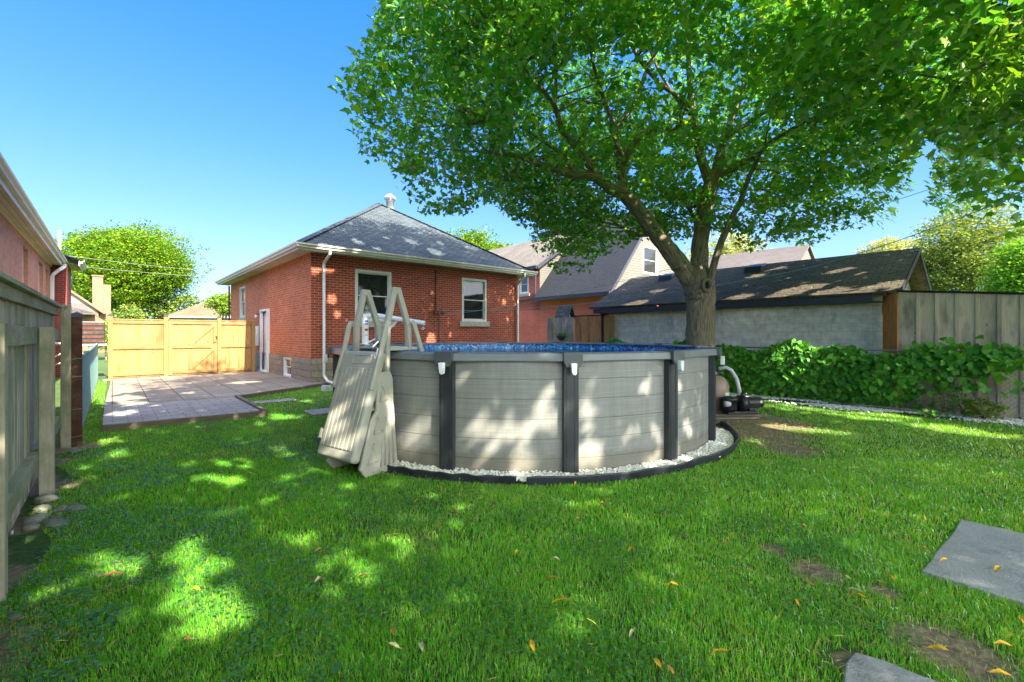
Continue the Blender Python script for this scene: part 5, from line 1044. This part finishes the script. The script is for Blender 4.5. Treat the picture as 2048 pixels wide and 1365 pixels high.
LANCE = (np.array([[0, 0, 0], [.14, .3, .02], [.12, .65, .0], [0, 1, -.1], [-.12, .65, .0], [-.14, .3, .02]]), [[0, 1, 2, 3], [0, 3, 4, 5]])
leaves('foliage', np.array(bb), .15, 'ashleaf', AT, LANCE, up=.35, droop=1.2)
BT_ = thing('shade_tree', 'tall broad tree behind the viewer shading the near lawn', 'tree', (2.6, -6.8, 0))
offB = np.array([2.6, -6.8, 0]); m = MB(); m.tube([(0, 0, -.1), (0, 0, 3), (.2, .2, 6), (.1, .3, 9)], [.32, .26, .2, .1], 10); m.tube([(0, 0, 3), (-1.5, 1.5, 6)], [.15, .05], 8); m.tube([(0, 0, 3), (1.8, .5, 6)], [.15, .05], 8); obj('trunk', m, 'bark', BT_)
e1 = np.cross(SUN, [0, 0, 1.0]); e1 /= np.linalg.norm(e1); e2 = np.cross(e1, SUN); CS = .125
allp = np.concatenate([pos, posR]); U, V = allp@e1, allp@e2; occ = {}
iu, iv = np.floor(U/CS).astype(int), np.floor(V/CS).astype(int); ou, ov_ = iu.min()-200, iv.min()-200
grid = np.zeros((iu.max()-ou+400, iv.max()-ov_+400)); np.add.at(grid, (iu-ou, iv-ov_), np.concatenate([np.full(len(pos), .0034), np.full(len(posR), .0064)])/CS**2)
g2 = grid*.2
for dx_ in (-1, 0, 1):
    for dy_ in (-1, 0, 1):
        if dx_ or dy_: g2 += .1*np.roll(np.roll(grid, dx_, 0), dy_, 1)
gy, gx = np.meshgrid(np.arange(1.2, 20.5, .09), np.arange(-9.5, 9.5, .09)); gp_ = np.stack([gx.ravel(), gy.ravel(), np.zeros(gx.size)], -1)
gl, ga = gp_@np.array(list(D2)), gp_@np.array(list(D1)); gp_ = gp_[~((gl < 1.6) & (ga > 15.2))]
cu, cv = np.floor(gp_@e1/CS).astype(int), np.floor(gp_@e2/CS).astype(int); key, first = np.unique(cu*100000+cv, return_index=True); gp_ = gp_[first]; cu, cv = cu[first], cv[first]
need = np.clip(3.7-g2[np.clip(cu-ou, 0, grid.shape[0]-1), np.clip(cv-ov_, 0, grid.shape[1]-1)], 0, 3.7)
posF = []  # extra leaves added along sun rays, mostly out of view, to block the sun
for rep in range(7):
    sel = rng.uniform(0, 1, len(gp_)) < need/3.4; q = gp_[sel]+rng.normal(size=(sel.sum(), 3))*[.03, .03, 0]; hh = rng.uniform(5.2, 9.2, len(q)); c = q+SUN[None]*(hh/SUN[2])[:, None]
    ok = in_crown(c, 6) & (np.linalg.norm(c-np.array([0, 0, CH]), axis=1) > 3.6); x_, y_ = project(c); ok &= (c[:, 1] < .3) | (y_ < -25) | (x_ > 2100) | (c[:, 1] > 7); posF.append(c[ok]); need[np.where(sel)[0][ok]] -= 1.15; need = np.maximum(need, 0)
posF = np.concatenate(posF); posF = posF[sun_cull(posF)]; print('fill leaves', len(posF))
dM = np.linalg.norm(posF[:, :2]-[4.7, 11.4], axis=1); dR = np.linalg.norm(posF[:, :2]-[9.4, 1.4], axis=1); dB = np.linalg.norm(posF[:, :2]-[2.6, -6.8], axis=1); who = np.argmin(np.stack([dM-2, dR, dB], -1), 1)
for k_, (par, of_) in enumerate(((MP, np.array([4.7, 11.4, 0])), (RT, off))): leaves('shade_fill_foliage', posF[who == k_]-of_, .23, 'maple', par, up=.75, nrm=SUN)
posB = posF[who == 2]
leaves('crown', posB-offB, .23, 'maple', BT_, up=.75, nrm=SUN)  # unseen crown made only of the added sun-blocking leaves

# ---------------------------------------------------------------- background trees
def bgtree(name, label, c, rad, zc, mat, n, size, group=None, trunk_r=.25, lobes=9, sq=.75, cat='tree'):
    t = thing(name, label, cat, (c[0], c[1], 0), 0, group); m = MB(); m.tube([(0, 0, -.1), (0, 0, zc*.5), (0, 0, zc)], [trunk_r, trunk_r*.7, trunk_r*.3], 8)
    for _ in range(6):
        th = random.uniform(0, 6.28); m.tube([(0, 0, zc*random.uniform(.35, .7)), (math.cos(th)*rad*.45, math.sin(th)*rad*.45, zc+random.uniform(-.2, .4)*rad*sq)], [trunk_r*.4, trunk_r*.12], 5)
    obj('trunk', m, 'bark', t)
    P_ = []
    for k in range(lobes):
        d = rng.normal(size=3); d /= np.linalg.norm(d); q = np.array([0, 0, zc])+d*np.array([rad, rad, rad*sq])*rng.uniform(.35, .68); r_ = rad*rng.uniform(.32, .55)
        d2 = rng.normal(size=(n//lobes//8, 3)); d2 /= np.linalg.norm(d2, axis=1)[:, None]; cc = q+d2*r_*(rng.uniform(.5, 1, (len(d2), 1))**.6)*np.array([1, 1, .8])
        P_.append((cc[:, None, :]+rng.normal(size=(len(cc), 8, 3))*np.array([1, 1, .4])*size*1.3).reshape(-1, 3))
    pp = np.concatenate(P_); pp = pp[pp[:, 2] > .6]
    leaves('crown', pp, size, mat, t, CARD, up=.55); return t
v = P(258, 640, 48); t = bgtree('locust_tree', 'large bright green and yellow locust tree at the left beyond the pine fence', (v.x, v.y), 7.1, pxz(548, 48), 'locust', 130000, .20, lobes=75, sq=.80)
v = P(150, 640, 56); bgtree('background_tree', 'green tree low behind the locust tree at its left side', (v.x, v.y), 4.2, 4.4, 'locust', 7000, .25, 'trees beyond the houses', lobes=12)
v = P(350, 640, 50); bgtree('background_tree', 'green tree low behind the tan roofed bungalow', (v.x, v.y), 4.0, 3.0, 'fartree', 6000, .28, 'trees beyond the houses', lobes=12)
v = P(446, 640, 30); bgtree('background_tree', 'bright green slim tree against the left eave of the brick bungalow', (v.x, v.y), .95, 3.6, 'shrub', 4500, .13, 'trees beyond the houses', lobes=10, sq=1.2, trunk_r=.1)
v = P(262, 640, 24); bgtree('shrub', 'leafy shrub rising behind the left pine fence panel', (v.x, v.y), 1.1, 2.1, 'fartree', 3000, .10, trunk_r=.06, lobes=8, sq=1.1, cat='shrub')
v = P(212, 640, 27); bgtree('shrub', 'bright shrub in the gap between teal fence and pine fence', (v.x, v.y), 1.3, 1.6, 'shrub', 3500, .11, trunk_r=.06, lobes=8, sq=1.2, cat='shrub')
v = P(176, 640, 28.5); bgtree('shrub', 'small yellow green shrub in front of the cream gabled house', (v.x, v.y), .7, 1.75, 'shrub', 2200, .10, trunk_r=.05, lobes=8, sq=.8, cat='shrub')
v = P(940, 640, 48); bgtree('background_tree', 'round topped green tree over the right slope of the brick bungalow roof', (v.x, v.y), 4.2, pxz(505, 48), 'locust', 9000, .24, 'trees beyond the houses', lobes=14)
v = P(1000, 640, 52); bgtree('background_tree', 'small green treetop left of the tan roofed neighbour', (v.x, v.y), 2.2, pxz(505, 52), 'locust', 3500, .24, 'trees beyond the houses', lobes=8)
v = P(1430, 640, 52); bgtree('background_tree', 'pale yellow green tree seen between the maple limbs', (v.x, v.y), 6.0, pxz(535, 52), 'paleleaf', 14000, .27, 'trees beyond the houses', lobes=18)
v = P(1545, 640, 50); bgtree('background_tree', 'pale tree behind the mauve roofed building', (v.x, v.y), 3.2, pxz(540, 50), 'paleleaf', 6000, .25, 'trees beyond the houses', lobes=12)
v = P(1690, 640, 55); bgtree('background_tree', 'low distant tree just above the garage ridge', (v.x, v.y), 3.2, pxz(555, 55), 'fartree', 6000, .27, 'trees beyond the houses', lobes=12)
v = P(1800, 640, 42); bgtree('background_tree', 'light green tree behind the right end of the garage roof', (v.x, v.y), 4.0, pxz(535, 42), 'paleleaf', 20000, .2, 'trees beyond the houses', lobes=18, sq=.9)
v = P(1925, 640, 34); bgtree('background_tree', 'tall yellowing tree above the grey board fence', (v.x, v.y), 4.6, pxz(525, 34), 'fartree', 34000, .18, 'trees beyond the houses', lobes=24, sq=.95)
v = P(2060, 640, 26); bgtree('background_tree', 'fresh green tree above the right end of the board fence', (v.x, v.y), 2.6, pxz(540, 26), 'ashleaf', 15000, .16, 'trees beyond the houses', lobes=14, sq=1.0)
for k, (px, Y, r_) in enumerate(((560, 70, 4.0), (1150, 75, 5), (2250, 45, 6), (60, 70, 6), (-200, 60, 6))):
    v = P(px, 640, Y); bgtree('background_tree', ['distant tree hidden beyond the brick bungalow', 'distant tree beyond the tan roof', 'tree beyond the right fence end', 'distant tree beyond the left house', 'farther distant tree beyond the left house'][k], (v.x, v.y), r_, 4.2, 'fartree', 3500, .5, 'trees beyond the houses', lobes=10)

# ---------------------------------------------------------------- grape vine on the mesh fence, gravel bed, shrub
VN = thing('grape_vine', 'dense dark green grape vine smothering the mesh fence at the right', 'vine', LA(12.1, 0), ANG)
n = 7000; a = rng.uniform(.2, 8.8, n); top = 1.25+.09*np.sin(a*2.3)+.07*np.sin(a*5.1+1); z = top*rng.beta(1.6, 1.05, n); dpt = .34*np.sin(np.clip(z/1.35, 0, 1)*3.0)+.08+.10*np.sin(a*3.1+z*4)
x = -dpt*rng.uniform(.25, 1, n)
dens = np.clip((a-.5)/2.2, 0, 1); keep = (rng.uniform(0, 1, n) < .12+.88*dens**1.2) | ((z > .95) & (rng.uniform(0, 1, n) < .55)); keep &= ~((a < 1.4) & (z < .5) & (rng.uniform(0, 1, n) < .9))
vp = np.stack([x, a, z], -1)[keep]
n2 = 330; a_2 = rng.uniform(-2.5, 1.6, n2); z2 = 1.20+rng.normal(size=n2)*.11-.25*(rng.uniform(0, 1, n2) < .35)*rng.uniform(.2, 1.6, n2); ok = np.sin(a_2*5)+np.sin(a_2*2.1) > -.5
vp = np.concatenate([vp, np.stack([-.05-.08*rng.uniform(0, 1, n2), a_2, z2], -1)[ok]])
leaves('foliage', vp, .125, 'vine', VN, GRAPE, up=.6, nrm=np.array([-.75, -.15, .45]), droop=1.2)
m = MB()
for k in range(16):
    a0 = random.uniform(.6, 8.4); m.tube([(-.03, a0, 0), (-.05+random.uniform(-.05, .05), a0+random.uniform(-.2, .2), .5), (-.03, a0+random.uniform(-.4, .4), 1.15)], [.014, .01, .006], 5)
m.tube([(-.02, -2.4, 1.22), (-.02, 0, 1.21), (-.02, 2, 1.22)], .007, 5); obj('stems', m, 'bark', VN)
# gravel bed in front of the vine
n = 9000; a = rng.uniform(-2.2, 5.4, n); u = rng.uniform(0, 1, n); l0 = 11.32+.14*np.sin(a*1.7)+.08*np.sin(a*4.3)+.25*rng.uniform(0, 1, n)**3*rng.choice([-1, 1], n); l = l0+(12.15-l0)*u
pts = np.stack([l*math.cos(ANG)-a*math.sin(ANG), l*math.sin(ANG)+a*math.cos(ANG), np.full(n, .012)+.014*rng.uniform(0, 1, n)], -1)
k_ = (np.sin(a*2.9+.5)+np.sin(l*9+a*2) > -.5) & (rng.uniform(0, 1, n) < .75); pebbles('gravel', pts[k_], .024)
lg = MB(); lg.tube([LA(11.75, 1.0, .04), LA(11.72, 1.6, .045), LA(11.78, 2.3, .04), LA(11.7, 2.9, .04)], [.035, .04, .035, .025], 8, wob=.1); obj('old_branch', lg, 'bark', smooth=True, label='dead grey branch lying on the gravel below the vine', category='branch')
def bush(label, c, r_, h, n, size, mat):
    t = thing('shrub', label, 'shrub', (c[0], c[1], 0)); m = MB()
    for _ in range(12): th = random.uniform(0, 6.28); m.tube([(0, 0, 0), (math.cos(th)*r_*.5, math.sin(th)*r_*.5, h*.6), (math.cos(th)*r_*.8, math.sin(th)*r_*.8, h*.8)], [.007, .005, .003], 4)
    obj('stems', m, 'bark', t); d = rng.normal(size=(n, 3)); d /= np.linalg.norm(d, axis=1)[:, None]; d *= rng.uniform(.45, 1, (n, 1)); p_ = np.stack([d[:, 0]*r_, d[:, 1]*r_, h*.55+d[:, 2]*h*.5], -1); p_ = p_[p_[:, 2] > .03]
    leaves('foliage', p_, size, mat, t, OVAL, up=.7, droop=.6)
g = G(1968, 841); bush('low yellow green shrub on the gravel by the grey fence', g, .36, .38, 330, .12, 'shrub')
g = G(1893, 833); bush('dark weedy plant climbing the mesh left of the yellow green shrub', (g.x, g.y), .26, .62, 420, .065, 'vine')
g = G(1868, 838); bush('broad leaved seedling at the lawn edge under the vine', (g.x, g.y), .22, .20, 60, .12, 'vine')

# ---------------------------------------------------------------- lawn grass, clover, fallen leaves
def on_lawn(x, y):
    p = np.stack([x, y], -1); l = x*math.cos(ANG)+y*math.sin(ANG); a = -x*math.sin(ANG)+y*math.cos(ANG)
    ok = np.hypot(x-PC.x, y-PC.y) > 3.33+.05*((x-PC.x) > 2.2)
    pa = (l > LEFT-.02) & (a > PA0+(l-LEFT)*0-.02) & (l < l_r+(l_in-l_r)*np.clip((a-a_r)/(PA1-a_r), 0, 1)+.08) & (a > a_f+(a_r-a_f)*(l-l_f)/(l_r-l_f)-.05)
    ok &= ~pa; ok &= ~((a > PA1-.06+(WA-.6-PA1)*np.clip((l-l_in)/(WL+.28-l_in), 0, 1)) & (l < WL+.3) & (l > l_in))
    ok &= ~((a > WA-.15) & (l > WL-.1) & (l < WL+8.6)); ok &= ~((l > 11.30+.14*np.sin(a*1.7)+.08*np.sin(a*4.3)) & (a < 5.4)); ok &= l < 12.2; ok &= l > -.44+.10*np.sin(a*3)
    for c, an, sx, sy in SL:
        dx, dy = x-c[0], y-c[1]; u = dx*math.cos(an)+dy*math.sin(an); v = -dx*math.sin(an)+dy*math.cos(an); ok &= ~((abs(u) < sx/2-.01) & (abs(v) < sy/2-.01))
    return ok
def vnoise(x, y, s, seed):
    r_ = np.random.default_rng(seed); tot = 0
    for k in range(6): kx, ky, ph = r_.normal()*s, r_.normal()*s, r_.uniform(0, 6.28); tot = tot+np.sin(kx*x+ky*y+ph)
    return tot/6
def grass(ymin, ymax, dens, hgt, wid, tri=False, xl=1.3):
    area = xl*(ymax**2-ymin**2); n = int(area*dens); y = np.sqrt(rng.uniform(ymin**2, ymax**2, n)); x = rng.uniform(-xl, xl, n)*y
    k = on_lawn(x, y)
    dd = np.ones(n); wob = .28*vnoise(x, y, 7, 41)+.16*vnoise(x, y, 19, 42)
    for (dx, dy), r_ in DIRT: dd = np.minimum(dd, np.clip((np.hypot(x-dx, y-dy)/r_-.5+wob)/.75, 0.03, 1))
    th = .72+.6*vnoise(x, y, 3.2, 3)+.35*vnoise(x, y, 9, 5)
    k &= rng.uniform(0, 1, n) < dd*np.clip(th+.25, .25, 1)
    x, y = x[k], y[k]; n = len(x); h = hgt*rng.uniform(.45, 1.15, n)*(1+.35*vnoise(x, y, 2.2, 8)+.3*vnoise(x, y, 7, 9)); an = rng.uniform(0, 6.283, n); w = wid*rng.uniform(.6, 1.2, n)
    la = rng.uniform(0, 6.283, n); ln = h*rng.uniform(.1, 1.1, n); bx_, by_ = np.cos(an)*w/2, np.sin(an)*w/2; lx, ly = np.cos(la)*ln, np.sin(la)*ln; z0 = np.full(n, -.012)
    if tri:
        co = np.stack([np.stack([x-bx_, y-by_, z0], -1), np.stack([x+bx_, y+by_, z0], -1), np.stack([x+lx, y+ly, h*.9], -1)], 1); lens = np.array([3]); fl = np.array([0, 1, 2]); kk = 3
    else:
        mx, my, mz = x+lx*.3, y+ly*.3, h*.6
        co = np.stack([np.stack([x-bx_, y-by_, z0], -1), np.stack([x+bx_, y+by_, z0], -1), np.stack([mx+bx_*.8, my+by_*.8, mz], -1), np.stack([mx-bx_*.8, my-by_*.8, mz], -1), np.stack([x+lx, y+ly, h], -1)], 1); lens = np.array([4, 3]); fl = np.array([0, 1, 2, 3, 3, 2, 4]); kk = 5
    return co.reshape(-1, 3), (fl[None]+(np.arange(n)*kk)[:, None]).ravel(), np.tile(lens, n)
parts = [grass(1.7, 3.4, 12500, .030, .0040), grass(3.4, 5.6, 6200, .032, .0056), grass(5.6, 9, 2600, .037, .0085, True), grass(9, 15, 900, .05, .013, True)]
o_ = 0; CO, LO, TO = [], [], []
for c_, l_, t_ in parts: CO.append(c_); LO.append(l_+o_); TO.append(t_); o_ += len(c_)
CO, LO, TO = np.concatenate(CO), np.concatenate(LO), np.concatenate(TO); fast_mesh('grass', CO, LO, np.concatenate([[0], np.cumsum(TO)[:-1]]), TO, 'grass', kind='stuff')
for (dx, dy), r_ in DIRT[-8:]+[((2.6, 3.6), .5), ((1.2, 3.2), .4), ((3.2, 4.6), .5), ((4.5, 6.5), .8), ((-3.3, 4.2), .5), ((.4, 2.9), .3), ((-.6, 2.4), .3)]: pass
n = 42000; y = np.sqrt(rng.uniform(1.8**2, 8**2, n)); x = rng.uniform(-1.2, 1.2, n)*y; sn = vnoise(x, y, 1.9, 31)+.6*vnoise(x, y, 6, 32); dd = np.zeros(n)
for (dx, dy), r_ in DIRT: dd = np.maximum(dd, 1-np.hypot(x-dx, y-dy)/(r_*1.7))
k = on_lawn(x, y) & (rng.uniform(0, 1, n) < np.clip((sn-.08)*.8, .05, .6)+np.clip(dd*1.5, 0, 1)); x, y = x[k], y[k]
ST = (np.array([[-.03, 0, 0], [.03, 0, 0], [.02, .6, .06], [0, 1, 0]]), [[0, 1, 2, 3]])
leaves('dry_grass', np.stack([x, y, .012+.02*rng.uniform(0, 1, len(x))], -1), .055, 'straw', None, ST, up=.75, kind='stuff')
# clover patches
n = 26000; y = rng.uniform(1.9, 6.5, n); x = rng.uniform(-1.15, .9, n)*y; cn = vnoise(x, y, 2.6, 21)+.5*vnoise(x, y, 8, 22)
k = on_lawn(x, y) & (cn > .12-.35*(x < -1.2)*(y < 4)); x, y = x[k], y[k]
CL = (np.array([[.5*math.cos(t), .5+.5*math.sin(t), .04*math.sin(2*t)] for t in [i*math.pi/3 for i in range(6)]]), [[0, 1, 2, 3, 4, 5]])
leaves('clover', np.stack([x, y, .03+.02*rng.uniform(0, 1, len(x))], -1), .020, 'clover', None, CL, up=.78, kind='stuff')
# fallen leaves, each its own thing
FL = [(1033, 1108, 1.0, 0), (1105, 1160, 1.0, 1), (1111, 1122, .8, 2), (1263, 1103, 1.1, 0), (1120, 1206, 1.5, 0), (1182, 1251, 1.4, 3), (787, 1266, 1.2, 1), (788, 1295, 1.0, 2), (843, 1298, 1.2, 2), (1263, 1271, .9, 2), (1313, 1332, 1.5, 0), (1346, 1174, 1.0, 0), (1440, 1310, 1.3, 0), (1066, 1296, 1.1, 0), (726, 1157, .9, 1), (637, 1104, .9, 1), (635, 1163, 1.1, 2), (225, 1153, 1.6, 1), (1851, 1042, 1.0, 0), (1792, 1073, .8, 1), (1812, 1083, 1.1, 0), (1847, 1101, .8, 1), (1693, 1160, 1.2, 3), (1782, 1159, 1.2, 0), (1709, 1184, 1.1, 2), (1716, 1198, 1.6, 0), (1780, 1204, .8, 0), (1618, 1172, 1.1, 1), (1595, 1209, .8, 0), (1555, 1243, .9, 3), (1887, 1119, .9, 0), (1995, 1136, 1.3, 0), (2045, 1246, 1.4, 0), (1877, 1303, 1.2, 0), (2006, 1295, 1.2, 0), (2001, 1353, 1.1, 0), (1331, 1031, .8, 1), (1155, 1041, .8, 1), (1452, 1090, .7, 1), (1204, 1009, .7, 0), (1150, 969, .8, 0), (988, 1017, .8, 1), (1607, 1055, .7, 1), (1606, 942, .7, 2), (1721, 968, .7, 2), (835, 1004, .7, 0), (1490, 1080, .7, 2), (870, 1101, .8, 1), (1340, 1345, .9, 1), (393, 1182, .9, 0), (372, 1283, .9, 1), (520, 1070, .7, 1)]
COLN = ['yellow', 'tan brown', 'pale buff', 'yellow green']; lm_ = []
for i_, cc in enumerate(((.75, .42, .02), (.50, .24, .07), (.62, .52, .30), (.50, .58, .08))):
    m_, n_, b_ = new_mat('dry_leaf'); b_.inputs['Base Color'].default_value = c4(cc); b_.inputs['Roughness'].default_value = .6; lm_.append(m_)
for px, py, s_, ci in FL:
    g = G(px, py, .04); slab_ = not on_lawn(np.array([g.x]), np.array([g.y]))[0]; z = .03 if slab_ else .045; L_ = .042*s_; W_ = L_*.23; m = MB()
    vs = []; K = 6
    for i in range(K+1):
        f = i/K; wd = W_*math.sin(math.pi*min(1, f*.9+.06))**.8; cz = .012*math.sin(f*3.1)*random.uniform(.5, 1.5)
        vs += [(-wd, (f-.5)*L_*1.5, cz+.006), (0, (f-.5)*L_*1.5, cz), (wd, (f-.5)*L_*1.5, cz+.009)]
    fs = []
    for i in range(K): fs += [(3*i, 3*i+1, 3*i+4, 3*i+3), (3*i+1, 3*i+2, 3*i+5, 3*i+4)]
    m.add(vs, fs); m.tube([(0, L_*.75, .005), (0, L_*1.05, .012)], .0012, 4)
    o = obj('fallen_leaf', m, lm_[ci], smooth=True, label='small %s fallen leaf lying on the %s' % (COLN[ci], 'grey concrete slab' if slab_ else 'shaded lawn'), category='leaf', group='%s fallen leaves on the %s' % (COLN[ci], 'slab' if slab_ else 'lawn'))
    o.location = (g.x, g.y, z); o.rotation_euler = (random.uniform(-.3, .3), random.uniform(-.4, .4), random.uniform(0, 6.28))
